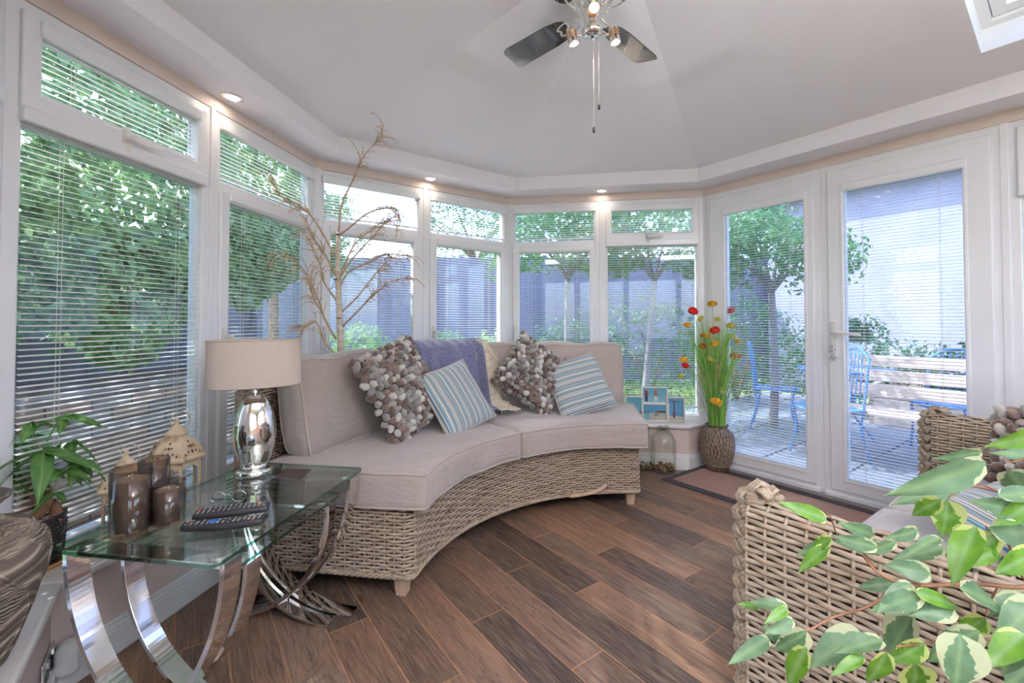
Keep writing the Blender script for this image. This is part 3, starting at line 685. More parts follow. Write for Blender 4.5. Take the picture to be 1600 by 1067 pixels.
def bent_pad(name, parent, a0, a1, r0, r1, z0, z1, mt, crown=.012, rr=.05, na=40, lean=0.0, wob=.004, seed=0, pipes=True, sag=0, top_r=None, puff=0):
    """upholstered pad bent round the sofa's arc"""
    V, Fc = cube_grid(na, 14, 8); hx, hy, hz = .5 * (a1 - a0) * PI / 180 * (r0 + r1) / 2, (r1 - r0) / 2, (z1 - z0) / 2
    ac, rc, zc = (a0 + a1) / 2, (r0 + r1) / 2, (z0 + z1) / 2
    def bendpts(P):
        out = np.empty_like(P); u = P[:, 0] / hx; v = P[:, 1] / hy; w = P[:, 2] / hz
        nz = np.array([noise.noise(Vector((p[0] * 5 + seed, p[1] * 5, p[2] * 5 + seed))) for p in P])
        k = np.clip(1 - u ** 4, 0, 1) * np.clip(1 - v ** 4, 0, 1)
        z = zc + P[:, 2] + np.sign(w) * crown * k * (w > 0) + nz * wob
        r = rc + P[:, 1] * (1 + puff * np.clip(1 - u ** 4, 0, 1) * np.clip(1 - w ** 4, 0, 1)) + nz * wob + lean * (w + 1) / 2
        aa = np.radians(ac) + P[:, 0] / ((r0 + r1) / 2) * 1.0
        return np.stack([r * np.cos(aa), r * np.sin(aa), z], 1)
    P = rounded(V, hx, hy, hz, rr)
    o = MB().add(bendpts(P), Fc, True).obj(name, mt, parent)
    if pipes:
        per = []
        for s in np.linspace(-1, 1, 60): per.append((s * hx, -hy))
        for s in np.linspace(-1, 1, 16)[1:]: per.append((hx, s * hy))
        for s in np.linspace(1, -1, 60)[1:]: per.append((s * hx, hy))
        for s in np.linspace(1, -1, 16)[1:-1]: per.append((-hx, s * hy))
        if hy > .15:
            for sz in (1, -1):
                pp = np.array([(x, y, sz * hz) for x, y in per]); pp = rounded(pp / [hx, hy, hz], hx, hy, hz, rr); k = np.array([1.0, 1.0, .86]); pp2 = pp.copy(); pp2[:, 2] = sz * (hz - rr * .25)
                pp2[:, 0] = np.clip([p[0] for p in per], -hx + .012, hx - .012); pp2[:, 1] = np.clip([p[1] for p in per], -hy + .012, hy - .012)
                q = np.array([(x * (1 - .0), y, sz * hz) for x, y in per]); c = rounded(q / [hx, hy, hz], hx, hy, hz, rr)
                MB().tube(bendpts(c), .0058, 6, closed=True).obj('piping', M['pipe'], o)
        else:   # upright back cushion: piping round the front and the rear face
            per = [(s * hx, -hz) for s in np.linspace(-1, 1, 60)] + [(hx, s * hz) for s in np.linspace(-1, 1, 20)[1:]] + [(s * hx, hz) for s in np.linspace(1, -1, 60)[1:]] + [(-hx, s * hz) for s in np.linspace(1, -1, 20)[1:-1]]
            for sy in (1, -1):
                q = np.array([(x, sy * hy, z) for x, z in per]); c = rounded(q / [hx, hy, hz], hx, hy, hz, rr)
                MB().tube(bendpts(c), .0055, 6, closed=True).obj('piping', M['pipe'], o)
    return o
bent_pad('seat_cushion', sofa, 127.2, 173.0, 1.00, 1.72, .365, .51, M['sofa'], seed=1, rr=.022)
bent_pad('seat_cushion', sofa, 82.2, 126.9, 1.00, 1.70, .365, .51, M['sofa'], seed=5, rr=.022)
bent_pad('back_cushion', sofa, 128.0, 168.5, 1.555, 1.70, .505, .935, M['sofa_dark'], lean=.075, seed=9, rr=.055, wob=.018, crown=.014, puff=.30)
bent_pad('back_cushion', sofa, 85.0, 127.0, 1.545, 1.68, .505, .945, M['sofa'], lean=.07, seed=14, rr=.055, wob=.018, crown=.014, puff=.30)
# ------------------------------------------------------------ scatter cushions
def pillow_pts(a, b, s, T, side):
    k = max(0.0, (1 - abs(a) ** 3.2) * (1 - abs(b) ** 3.2)) ** .55
    pin = 1 - .055 * (1 - abs(b) ** 2) * abs(a) ** 2; pin2 = 1 - .055 * (1 - abs(a) ** 2) * abs(b) ** 2
    return (a * s * pin, b * s * pin2, side * T * k)
def pillow(root, s, T, mt, pipe=None, name='cushion_cover', seed=0, sy=1.0):
    n = 22; b = MB()
    for side in (1, -1):
        G = [[None] * (n + 1) for _ in range(n + 1)]
        for i in range(n + 1):
            for j in range(n + 1):
                u, v = math.sin((2 * i / n - 1) * PI / 2), math.sin((2 * j / n - 1) * PI / 2); x, y, z = pillow_pts(u, v, s, T, side)
                z += noise.noise(Vector((x * 9 + seed, y * 9, side))) * .006 * max(0, 1 - max(abs(u), abs(v)) ** 8); G[i][j] = (x, y * sy, z)
        b.grid(G, flip=side < 0)
    o = b.obj(name, mt, root)
    if pipe:
        P = []
        for q in np.linspace(-1, 1, 16)[:-1]: P.append(pillow_pts(q, -1, s, T, 1))
        for q in np.linspace(-1, 1, 16)[:-1]: P.append(pillow_pts(1, q, s, T, 1))
        for q in np.linspace(1, -1, 16)[:-1]: P.append(pillow_pts(q, 1, s, T, 1))
        for q in np.linspace(1, -1, 16)[:-1]: P.append(pillow_pts(-1, q, s, T, 1))
        MB().tube([(x, y * sy, z) for x, y, z in P], .006, 6, closed=True).obj('piping', pipe, root)
    return o
def stripe_mat(name, axis):
    m = mat(name, rough=.85, sheen=.3, spec=.2); t = NT(m); v = t.coord('Object'); sp = t.n('SeparateXYZ'); t.l(v, sp.inputs[0])
    f = t.math('FRACT', t.math('MULTIPLY', t.math('ADD', sp.outputs[axis], t.math('MULTIPLY', t.noise(v, 5, 1), .006)), 11.5))
    cols = [lin(176, 170, 160), lin(66, 112, 140), lin(142, 172, 184), lin(74, 62, 58), lin(204, 198, 186), lin(150, 140, 130), lin(112, 152, 170), lin(84, 70, 64), lin(190, 184, 174), lin(92, 134, 158), lin(206, 200, 190), lin(120, 104, 94), lin(164, 166, 162), lin(60, 96, 124)]
    wd = [.09, .06, .07, .03, .10, .08, .09, .04, .09, .06, .08, .04, .11, .06]; p = 0; st = []
    for c, w in zip(cols, wd): st.append((p, c)); p += w / sum(wd)
    t.color(t.ramp(f, st, 'CONSTANT')); t.bump(t.noise(v, 500, 2), .15, .001); return m
M['stripe'] = stripe_mat('striped_velvet', 0)
def basis(o, cx, right, upv, toward):
    """place o: local x = right, local y = up along the cushion, local z faces the viewer"""
    r = Vector(right).normalized(); u = Vector(upv); u = (u - r * u.dot(r)).normalized(); n = r.cross(u)
    if n.dot(Vector(toward)) < 0: r = -r; n = r.cross(u)
    o.matrix_world = Matrix(((r.x, u.x, n.x, cx[0]), (r.y, u.y, n.y, cx[1]), (r.z, u.z, n.z, cx[2]), (0, 0, 0, 1))); return o
def lean_on_sofa(o, a, r, z, lean_deg, roll_deg, yaw=0):
    """cushion centred at angle a, radius r, height z; faces the sofa's centre, leans back, rolled in its plane"""
    e = pol(1, a + yaw); face = -e; l = math.radians(lean_deg); n = face * math.cos(l) + Vector((0, 0, 1)) * math.sin(l)
    u = (Vector((0, 0, 1)) - n * n.z).normalized(); rgt = u.cross(n); ro = math.radians(roll_deg)
    u2 = u * math.cos(ro) + rgt * math.sin(ro); r2 = u2.cross(n); c = SX + pol(r, a, z)
    o.matrix_world = Matrix(((r2.x, u2.x, n.x, c.x), (r2.y, u2.y, n.y, c.y), (r2.z, u2.z, n.z, c.z), (0, 0, 0, 1)))
def pom_mat():
    m = mat('felt_ball', rough=.95, sheen=.6, spec=.1); t = NT(m); oi = t.n('ObjectInfo')
    c = t.ramp(oi.outputs['Random'], [(0, lin(92, 72, 62)), (.16, lin(140, 134, 130)), (.30, lin(196, 188, 180)), (.46, lin(114, 90, 78)), (.60, lin(158, 148, 140)), (.74, lin(208, 200, 190)), (.84, lin(128, 106, 94)), (.93, lin(120, 116, 114))], 'CONSTANT')
    f = t.noise(t.coord('Object'), 90, 3); t.color(t.mix(t.math('MULTIPLY', f, .35), c, lin(70, 60, 54))); t.bump(f, .5, .003); return m
M['pom'] = pom_mat(); M['pombase'] = noisy('felt_backing', lin(70, 58, 50), lin(84, 70, 62), 40, .95)
pom_me = []
for k in range(5):
    b = MB(); r = .0175; b.lathe([(math.cos(q) * r * (1 + .12 * math.sin(q)), math.sin(q) * r * 1.1) for q in np.linspace(-PI / 2, PI / 2, 6)], 8)
    V = np.concatenate(b.V); b.V = [np.array([v * (1 + .28 * noise.noise(Vector(v) * 60 + Vector((k * 7, 0, 0)))) for v in V])]; me = b.mesh('bobble'); me.materials.append(M['pom']); pom_me.append(me)
def bobble_cushion(label, s=.205, T=.055, step=.0335, grp=None):
    t = thing('bobble_cushion', label, 'cushion', group=grp); pillow(t, s, T, M['pombase'])
    n = int(2 * s / step)
    for i in range(n + 1):
        for j in range(n + 1):
            a = -1 + 2 * (i + (.25 if j % 2 else -.25)) / n; bq = -1 + 2 * j / n; a = max(-1, min(1, a + U(-.02, .02))); bq = max(-1, min(1, bq + U(-.02, .02)))
            x, y, z = pillow_pts(a, bq, s, T, 1); e = max(abs(a), abs(bq)); z += .008 if e < .93 else .0
            o = link('bobble', random.choice(pom_me), None, t, (x, y, z), rot=(U(-1.1, 1.1), U(-1.1, 1.1), U(0, 6.3))); k = U(.95, 1.25); o.scale = (k * U(.85, 1.05), k * U(.8, 1.0), k * U(1.1, 1.4))
    return t
c1 = bobble_cushion('square brown and grey bobble cushion beside the taupe back cushion and lamp', s=.235); lean_on_sofa(c1, 149.5, 1.44, .755, 22, -15, yaw=4)
c2 = bobble_cushion('brown and grey bobble cushion standing on one corner beside the throw fringe'); lean_on_sofa(c2, 111.3, 1.42, .765, 24, 38, yaw=-2)
def striped(label, s=.195, T=.05): t = thing('striped_cushion', label, 'cushion'); pillow(t, s, T, M['stripe'], M['pipe']); return t
s1 = striped('blue and brown striped cushion with upright stripes in front of the blue throw'); lean_on_sofa(s1, 137.3, 1.32, .68, 32, -12, yaw=0)
s2 = striped('blue and brown striped cushion with level stripes beside the corner bobble cushion'); lean_on_sofa(s2, 99.6, 1.33, .69, 30, 76, yaw=0)
# ------------------------------------------------------------ throw over the sofa back
def throw_mat():
    m = mat('blue_throw', rough=.95, sheen=.5, spec=.1); t = NT(m); v = t.coord('Object'); ch = t.n('TexChecker'); ch.inputs['Scale'].default_value = 260
    t.l(v, ch.inputs['Vector']); n = t.noise(v, 180, 2); f = t.math('ADD', t.math('MULTIPLY', ch.outputs['Fac'], .35), t.math('MULTIPLY', n, .65))
    t.color(t.ramp(f, [(.3, lin(72, 72, 104)), (.62, lin(112, 114, 146)), (.82, lin(176, 178, 196))])); t.bump(f, .5, .003); return m
M['throw'] = throw_mat(); M['fringe'] = noisy('cream_fringe', lin(214, 202, 182), lin(190, 176, 154), 60, .95)
th = thing('fringed_throw', 'blue woven throw with a cream tasselled edge draped over the sofa back', 'throw', SX)
prof = [(1.93, .56), (1.91, .72), (1.89, .86), (1.84, .94), (1.77, .972), (1.70, .972), (1.64, .95), (1.605, .90), (1.575, .80), (1.545, .70), (1.52, .62), (1.49, .575), (1.45, .565), (1.40, .562), (1.36, .56)]
pp = catmull([(r, z, 0) for r, z in prof], 5); na = 46; G = []
for i in range(na + 1):
    a = 139.2 - 17.2 * i / na; row = []
    for j, p in enumerate(pp):
        f = j / len(pp); dd = .012 * math.sin(i * .55 + f * 3) * (.3 + f) + .010 * noise.noise(Vector((i * .12, f * 5, 2)))
        if i > na - 5: dd += .006 * (i - na + 5)
        row.append(pol(p.x - dd * (1 if f > .25 else -1) - .004, a + f * 2.2 * math.sin(i * .15), p.y + .006 * math.sin(i * .9) * (f < .9) + .006))
    G.append(row)
o = MB().grid(G).obj('blanket', M['throw'], th); md = o.modifiers.new('sol', 'SOLIDIFY'); md.thickness = .008; md.offset = 0; 
# rolled-over fold along the left
b = MB(); b.tube([pol(p.x - .012 * (k > 8), 138.6, p.y + .004) for k, p in enumerate(pp[18:])], .016, 8); b.obj('fold', M['throw'], th)
b = MB()
for j in range(14, len(pp)):
    for q in range(4):
        g = (j + q / 4 - 14) / (len(pp) - 14); i0 = min(j, len(pp) - 1); p = Vector(G[-1][i0]); nx_ = Vector(G[-1][min(i0 + 1, len(pp) - 1)]); p = p.lerp(nx_, q / 4)
        e = Vector(p).normalized(); tan = Vector((e.y, -e.x, 0)); L = U(.09, .14); dz = -U(.5, 1.0); inw = -Vector((e.x, e.y, 0)) * U(.0, .35)
        if p.z < .60: dz = -.02; 
        d0 = (tan * U(.5, 1.0) + Vector((0, 0, dz)) + inw).normalized(); pts = [p, p + tan * L * .35 + Vector((0, 0, .004)) + inw * .02, p + d0 * L * .8 + tan * L * .1, p + d0 * L]
        b.tube([(x.x, x.y, max(x.z, .522)) for x in catmull(pts, 3)], [.0045] * 7 + [.006, .0065, .0045], 5)
fo = b.obj('tasselled_fringe', M['fringe'], th); fo['kind'] = 'stuff'
# ------------------------------------------------------------ nest of glass tables
RT = math.radians(90 - 9) - PI / 2      # long axis 9 degrees right of +y
def glass_table(label, cx, cy, w, l, h, inset=.035):
    t = thing('glass_side_table', label, 'table', (cx, cy, 0), RT); hw, hl = w / 2, l / 2
    b = MB(); c = .018; poly = [(-hw + c, -hl), (hw - c, -hl), (hw - c * .3, -hl + c * .3), (hw, -hl + c), (hw, hl - c), (hw - c * .3, hl - c * .3), (hw - c, hl), (-hw + c, hl), (-hw + c * .3, hl - c * .3), (-hw, hl - c), (-hw, -hl + c), (-hw + c * .3, -hl + c * .3)]
    n = len(poly); V = [(x, y, z) for z in (h - .009, h) for x, y in poly]
    b.add(V, [tuple(reversed(range(n))), tuple(range(n, 2 * n))], False, 0); o = b.n - 2 * n
    b.F += [(i, (i + 1) % n, n + (i + 1) % n, n + i) for i in range(n)]; b.S += [False] * n; b.M += [1] * n
    b.obj('glass_top', [M['tglass'], M['gedge']], t)
    bw = .028; X = hw - .012
    for sy in (-1, 1):
        y0 = sy * (hl - inset - bw)
        MB().box(-X, X, y0 - bw, y0 + bw, h - .030, h - .018).obj('top_rail', M['chrome'], t, bevel=.001)
        for sx in (-1, 1):
            P = []
            for q in np.linspace(0, 1, 64):
                a = q * PI / 2; P.append((sx * (X - 2 * X * (1 - math.cos(a)) * 1.02), (h - .024) * (1 - math.sin(a)) + .006))
            P = [(sx * X, h - .018)] + P; G = []
            for i, (x, z) in enumerate(P):
                x2, z2 = P[min(i + 1, len(P) - 1)]; x1, z1 = P[max(i - 1, 0)]; d = Vector((x2 - x1, z2 - z1)).normalized(); nx, nz = -d.y * .006, d.x * .006
                G.append([(x + nx, y0 - bw, z + nz), (x + nx, y0 + bw, z + nz), (x - nx, y0 + bw, z - nz), (x - nx, y0 - bw, z - nz)])
            b = MB(); b.grid(G, cv=True, smooth=False); m_ = len(G) * 4; b.F += [(0, 1, 2, 3), (m_ - 1, m_ - 2, m_ - 3, m_ - 4)]; b.S += [False] * 2; b.M += [0] * 2
            b.obj('leg', M['chrome'], t, bevel=.0008, seg=1)
            MB().lathe([(.020, h - .019), (.022, h - .0135), (.020, h - .0092)], 20, (sx * (X - .035), y0, 0)).obj('glass_pad', M['steel'], t)
    return t
glass_table('larger of the nested glass and chrome tables, carrying the lamp and candles', -.88, 1.457, .485, .72, .53)
glass_table('smaller glass and chrome table tucked underneath the larger one', -.895, 1.50, .42, .52, .452)
TZ = .5305
# ------------------------------------------------------------ table lamp
M['mercury'] = mat('mercury_glass', (.86, .84, .82, 1), .05, metal=1); _t = NT(M['mercury']); _t.bump(_t.noise(_t.coord('Object'), 9, 2), .5, .012)
def shade_mat():
    m = noisy('lamp_shade', lin(214, 198, 186), lin(220, 205, 193), 300, .85, .1, .001); t = NT(m); tl = t.n('BsdfTranslucent'); tl.inputs[0].default_value = lin(226, 208, 190)
    mx = t.n('MixShader'); mx.inputs[0].default_value = .25; out = t.t.nodes['Material Output']; t.l(t.b.outputs[0], mx.inputs[1]); t.l(tl.outputs[0], mx.inputs[2]); t.l(mx.outputs[0], out.inputs[0]); return m
M['shade'] = shade_mat()
lp = at_z(397, 742, TZ); lamp = thing('table_lamp', 'table lamp with silvered glass body and oval taupe shade', 'lamp', (lp.x, lp.y, TZ), math.radians(32))
MB().lathe([(.055, 0), (.062, .002), (.062, .020), (.058, .024), (.040, .025), (0, .025)], 40, sx=1, sy=.8).obj('base', M['chrome'], lamp)
MB().lathe([(.036, .025), (.044, .032), (.054, .06), (.066, .10), (.072, .145), (.070, .19), (.060, .235), (.046, .27), (.030, .292), (.014, .300), (.010, .302)], 48, sx=1, sy=.72).obj('body', M['mercury'], lamp)
MB().lathe([(.012, .30), (.012, .325), (.017, .328), (.017, .375), (.0, .378)], 20).obj('lamp_holder', M['chrome'], lamp)
MB().ball((0, 0, .41), .028, 14, 9).obj('bulb', mat('opal_glass', (.9, .9, .88, 1), .3), lamp)
b = MB(); G = []
for r, z in ((.158, .335), (.156, .505), (.154, .505), (.156, .335)): G.append([(r * math.cos(q), r * .66 * math.sin(q), z) for q in np.linspace(0, 2 * PI, 64, endpoint=False)])
b.grid(G, cu=True, cv=True, smooth=True); so = b.obj('lamp_shade', M['shade'], lamp); sm = so.modifiers.new('e', 'EDGE_SPLIT')
for z in (.336, .504): MB().tube([(.1575 * math.cos(q), .1575 * .66 * math.sin(q), z) for q in np.linspace(0, 2 * PI, 64, endpoint=False)], .0022, 6, closed=True).obj('shade_rim', M['shade'], lamp)
b = MB()
for q in (0, 2.1, 4.2): b.tube([(0.01 * math.cos(q), .01 * math.sin(q), .376), (.155 * math.cos(q), .155 * .66 * math.sin(q), .345)], .0015, 5)
b.obj('shade_spider', M['steel'], lamp)
# coaster
q = at_z(457, 741, TZ); co = thing('leather_coaster', 'square dark brown leather coaster beside the table lamp', 'coaster', (q.x, q.y, TZ), math.radians(4))
MB().box(-.05, .05, -.05, .05, 0, .0035).obj('pad', noisy('brown_leather', lin(74, 58, 56), lin(84, 66, 62), 60, .55, .2, .0006), co, bevel=.0015)
MB().ring(-.046, .046, -.046, .046, .0015, 0, .0042).obj('stitching', noisy('brown_thread', lin(96, 76, 70), lin(84, 66, 62), 60, .8), co, rot=(PI / 2, 0, 0))
# ------------------------------------------------------------ smoked glass candles
M['wax'] = noisy('candle_wax', lin(206, 192, 178), lin(216, 202, 188), 8, .5); M['flame'] = mat('flame_tip', lin(240, 236, 228), .4)
def candle(px, py, r, h, label):
    p = at_z(px, py, TZ); t = thing('led_candle', label, 'candle', (p.x, p.y, TZ))
    MB().lathe([(0, 0), (r * .96, 0), (r, .003), (r, h), (r - .003, h), (r - .003, .006), (0, .006)], 48).obj('glass_cup', M['smoke'], t)
    R = r - .007; MB().lathe([(0, .007), (R, .007), (R, h * .80), (R * .9, h * .815), (R * .55, h * .79), (0, h * .78)], 40).obj('wax_pillar', M['wax'], t)
    MB().lathe([(.0, h * .78), (.004, h * .785), (.0058, h * .82), (.0045, h * .86), (.001, h * .90), (0, h * .905)], 12).obj('flame', M['flame'], t)
candle(205, 826, .049, .168, 'tallest smoked glass flameless candle at the front left of the trio')
candle(262, 814, .043, .112, 'shortest smoked glass flameless candle, the right one of the trio')
candle(240, 792, .040, .150, 'middle-height smoked glass candle half hidden behind the other two')
# ------------------------------------------------------------ remotes
M['blackp'] = noisy('black_plastic', lin(34, 32, 34), lin(44, 42, 44), 30, .4); M['key'] = noisy('grey_keys', lin(150, 150, 152), lin(120, 120, 124), 50, .5)
M['red'] = mat('red_key', lin(214, 40, 44), .4); M['green'] = mat('green_key', lin(40, 160, 70), .4); M['yellow'] = mat('yellow_key', lin(232, 200, 50), .4); M['bluek'] = mat('blue_key', lin(60, 110, 190), .4)
def remote(x, y, rz, L, w, label, kind):
    t = thing('remote_control', label, 'remote', (x, y, TZ), rz); V, Fc = cube_grid(24, 8, 4); P = rounded(V, L / 2, w / 2, .010, .008)
    u = P[:, 0] / (L / 2)
    if kind == 0: P[:, 1] *= .72 + .28 * np.cos((u - .3) * 1.6); P[:, 2] += .004 * u ** 2
    else: P[:, 1] *= 1 - .10 * u ** 4
    P[:, 2] += .0105; MB().add(P, Fc, True).obj('body', M['blackp'], t)
    b = MB(); cb = MB(); nc = 4 if kind == 0 else 5; nr = int(L / .0125)
    for i in range(1, nr):
        for j in range(nc):
            x0 = -L / 2 + i * L / nr; y0 = (j - (nc - 1) / 2) * w * .17
            if rnd() < .12: continue
            b.ball((x0, y0, .0215 + (.004 * (x0 / (L / 2)) ** 2 if kind == 0 else 0)), .0032, 6, 4, sq=(1.1, 1, .5))
    kk = b.obj('buttons', M['key'], t); kk['kind'] = 'stuff'
    for j, c in enumerate(('red', 'green', 'yellow', 'bluek')):
        MB().ball((L * .36, (j - 1.5) * w * .19, .0222), .0038, 8, 5, sq=(1, 1.2, .5)).obj('coloured_key', M[c], t)
    MB().ball((-L * .43, w * .2, .0222), .005, 8, 5, sq=(1, 1, .5)).obj('power_key', M['red'], t)
    if kind == 0: MB().lathe([(.006, 0), (.013, 0), (.013, .002), (.006, .002), (.006, 0)], 20, (-L * .12, 0, .0215)).obj('cursor_ring', M['bluek'], t)
q = at_z(350, 825, TZ); remote(q.x, q.y, math.radians(14), .205, .046, 'black curved remote control with a blue cursor ring, nearest the table edge', 0)
q = at_z(362, 806, TZ); remote(q.x - .005, q.y + .012, math.radians(20), .195, .054, 'black flat remote control with coloured keys, behind the curved one', 1)
q = at_z(352, 789, TZ); g = thing('reading_glasses', 'folded thin wire glasses behind the two remotes', 'glasses', (q.x, q.y + .015, TZ), .2)
for sx in (-1, 1): MB().tube([(sx * .03 + .021 * math.cos(a_), .0, .020 + .017 * math.sin(a_)) for a_ in np.linspace(0, 2 * PI, 20, endpoint=False)], .0012, 5, closed=True).obj('rim', M['steel'], g)
MB().tube([(-.009, 0, .022), (0, 0, .027), (.009, 0, .022)], .0012, 5).obj('bridge', M['steel'], g)
for sx in (-1, 1): MB().tube([(sx * .051, 0, .024), (sx * .050, .012, .012), (sx * -.04, .02 + .004 * sx, .002)], .0012, 5).obj('temple', M['blackp'], g)
# ------------------------------------------------------------ lanterns
M['lantern'] = noisy('distressed_cream', lin(218, 196, 166), lin(150, 112, 74), 22, .7, .4, .002, lo=.52, hi=.72); M['hole'] = noisy('pierced_dark', lin(70, 50, 36), lin(90, 66, 46), 30, .9)
def lantern(x, y, s, label, rz=.3, n=6):
    t = thing('candle_lantern', label, 'lantern', (x, y, ZSILL), rz); R = .082
    def hexp(r, z, k=n): return [(r * math.cos(2 * PI * i / k), r * math.sin(2 * PI * i / k), z) for i in range(k)]
    b = MB(); b.lathe([(r_ * s, z_ * s) for r_, z_ in ((.088, 0), (.088, .010), (.080, .016), (.080, .022), (0, .022))], n, smooth=False); b.obj('base', M['lantern'], t, bevel=.002)
    for i in range(n):
        a_ = 2 * PI * i / n; c = (R * .93 * s * math.cos(a_), R * .93 * s * math.sin(a_)); MB().tube([(c[0], c[1], .02 * s), (c[0], c[1], .205 * s)], .0058 * s, 4).obj('post', M['lantern'], t)
        a2 = 2 * PI * (i + 1) / n; p, q_ = Vector((R * .9 * math.cos(a_), R * .9 * math.sin(a_), 0)) * s, Vector((R * .9 * math.cos(a2), R * .9 * math.sin(a2), 0)) * s
        MB().add([tuple(p + Vector((0, 0, .022 * s))), tuple(q_ + Vector((0, 0, .022 * s))), tuple(q_ + Vector((0, 0, .2 * s))), tuple(p + Vector((0, 0, .2 * s)))], [(0, 1, 2, 3)]).obj('pane', M['clear'], t)
        # scalloped fretwork under the eaves
        m_ = 9; top = [p.lerp(q_, k / m_) * 1.02 for k in range(m_ + 1)]; V = [(v.x, v.y, .206 * s) for v in top] + [(v.x, v.y, (.186 - .020 * (abs(k - m_ / 2) / (m_ / 2)) ** 2 - .004 * (k % 2)) * s) for k, v in enumerate(top)]
        MB().add(V, [(k, k + 1, m_ + 2 + k, m_ + 1 + k) for k in range(m_)]).obj('fretwork', M['lantern'], t)
    MB().lathe([(r_ * s, z_ * s) for r_, z_ in ((.078, .202), (.098, .206), (.100, .214), (.092, .222), (.090, .222))], n, smooth=False).obj('eaves', M['lantern'], t, bevel=.0015)
    pr = [(.088, .220), (.084, .236), (.074, .255), (.058, .272), (.040, .284), (.030, .290)]
    MB().lathe([(r_ * s, z_ * s) for r_, z_ in pr], n, smooth=False).obj('dome', M['lantern'], t)
    b = MB()
    for i in range(n):
        for (u, v, e) in ((.5, .25, .006), (.32, .25, .0045), (.68, .25, .0045), (.5, .5, .0055), (.38, .5, .004), (.62, .5, .004), (.5, .72, .0045), (.18, .12, .004), (.82, .12, .004)):
            k = v * (len(pr) - 2); k0 = int(k); f = k - k0; r_ = (pr[k0][0] * (1 - f) + pr[k0 + 1][0] * f) * s; z_ = (pr[k0][1] * (1 - f) + pr[k0 + 1][1] * f) * s
            a_, a2 = 2 * PI * i / n, 2 * PI * (i + 1) / n; c = Vector((r_ * math.cos(a_), r_ * math.sin(a_), z_)).lerp(Vector((r_ * math.cos(a2), r_ * math.sin(a2), z_)), u)
            am = (a_ + a2) / 2; sl = Vector((pr[k0][0] - pr[k0 + 1][0], pr[k0 + 1][1] - pr[k0][1])).normalized(); N_ = Vector((math.cos(am) * sl.y, math.sin(am) * sl.y, sl.x)); c += N_ * .0006
            tx = Vector((-math.sin(am), math.cos(am), 0)); ty = N_.cross(tx); V = [tuple(c + tx * e * s * .8 * math.cos(w_) + ty * e * s * 1.2 * math.sin(w_)) for w_ in np.linspace(0, 2 * PI, 7)[:-1]]; b.add(V, [tuple(range(6))])
    h_ = b.obj('pierced_holes', M['hole'], t); h_['kind'] = 'stuff'
    MB().lathe([(r_ * s, z_ * s) for r_, z_ in ((.030, .288), (.038, .296), (.034, .302), (.024, .312), (.014, .324), (.008, .330), (.006, .340), (.010, .345), (.006, .352), (0, .354))], n * 2).obj('finial', M['lantern'], t)
    MB().tube([(.030 * s * math.cos(a_) + .012 * s, .006, (.343 + .030 * math.sin(a_)) * s) for a_ in np.linspace(0, 2 * PI, 26, endpoint=False)], .0022 * s, 6, closed=True).obj('carrying_ring', M['lantern'], t, rot=(0, 0, .5))
    MB().lathe([(0, .022 * s), (.030 * s, .022 * s), (.030 * s, .085 * s), (.0, .083 * s)], 24).obj('pillar_candle', M['wax'], t)
a_, d_, n_, L_ = frame_of('left')
pL = a_ + d_ * (1.554 - 1.03) + n_ * -.062; lantern(pL.x, pL.y, 1.08, 'larger cream distressed metal lantern with pierced dome roof on the sill')
pL = a_ + d_ * (1.554 - 1.235) + n_ * -.068; lantern(pL.x, pL.y, .88, 'smaller cream lantern on the sill, mostly hidden behind the candles', .2)
# ------------------------------------------------------------ leaves
def leaf_mesh(name, L, w, mt, seg=7, fold=.25, droop=.25, tip=1.6, wave=0, seed=0):
    """leaf along +x starting at the origin"""
    G = []
    for i in range(seg + 1):
        t = i / seg; h = w * (math.sin(PI * t ** .8) ** .8 if 0 < t < 1 else .02) * (1 - .25 * t); x = L * t; z = -droop * L * t * t
        row = []
        for v in (-1, -.5, 0, .5, 1): row.append((x - .06 * L * abs(v) * (t > .1), v * h, z + fold * abs(v) * h + wave * math.sin(t * 9 + v * 3 + seed) * h))
        G.append(row)
    me = MB().grid(G).mesh(name); me.materials.append(mt); return me
def aim(o, p, d, roll=0.0):
    d = Vector(d).normalized(); y = Vector((0, 0, 1)).cross(d); y = y.normalized() if y.length > 1e-3 else Vector((0, 1, 0)); z = d.cross(y)
    y2 = y * math.cos(roll) + z * math.sin(roll); z2 = d.cross(y2)
    o.matrix_local = Matrix(((d.x, y2.x, z2.x, p[0]), (d.y, y2.y, z2.y, p[1]), (d.z, y2.z, z2.z, p[2]), (0, 0, 0, 1)))
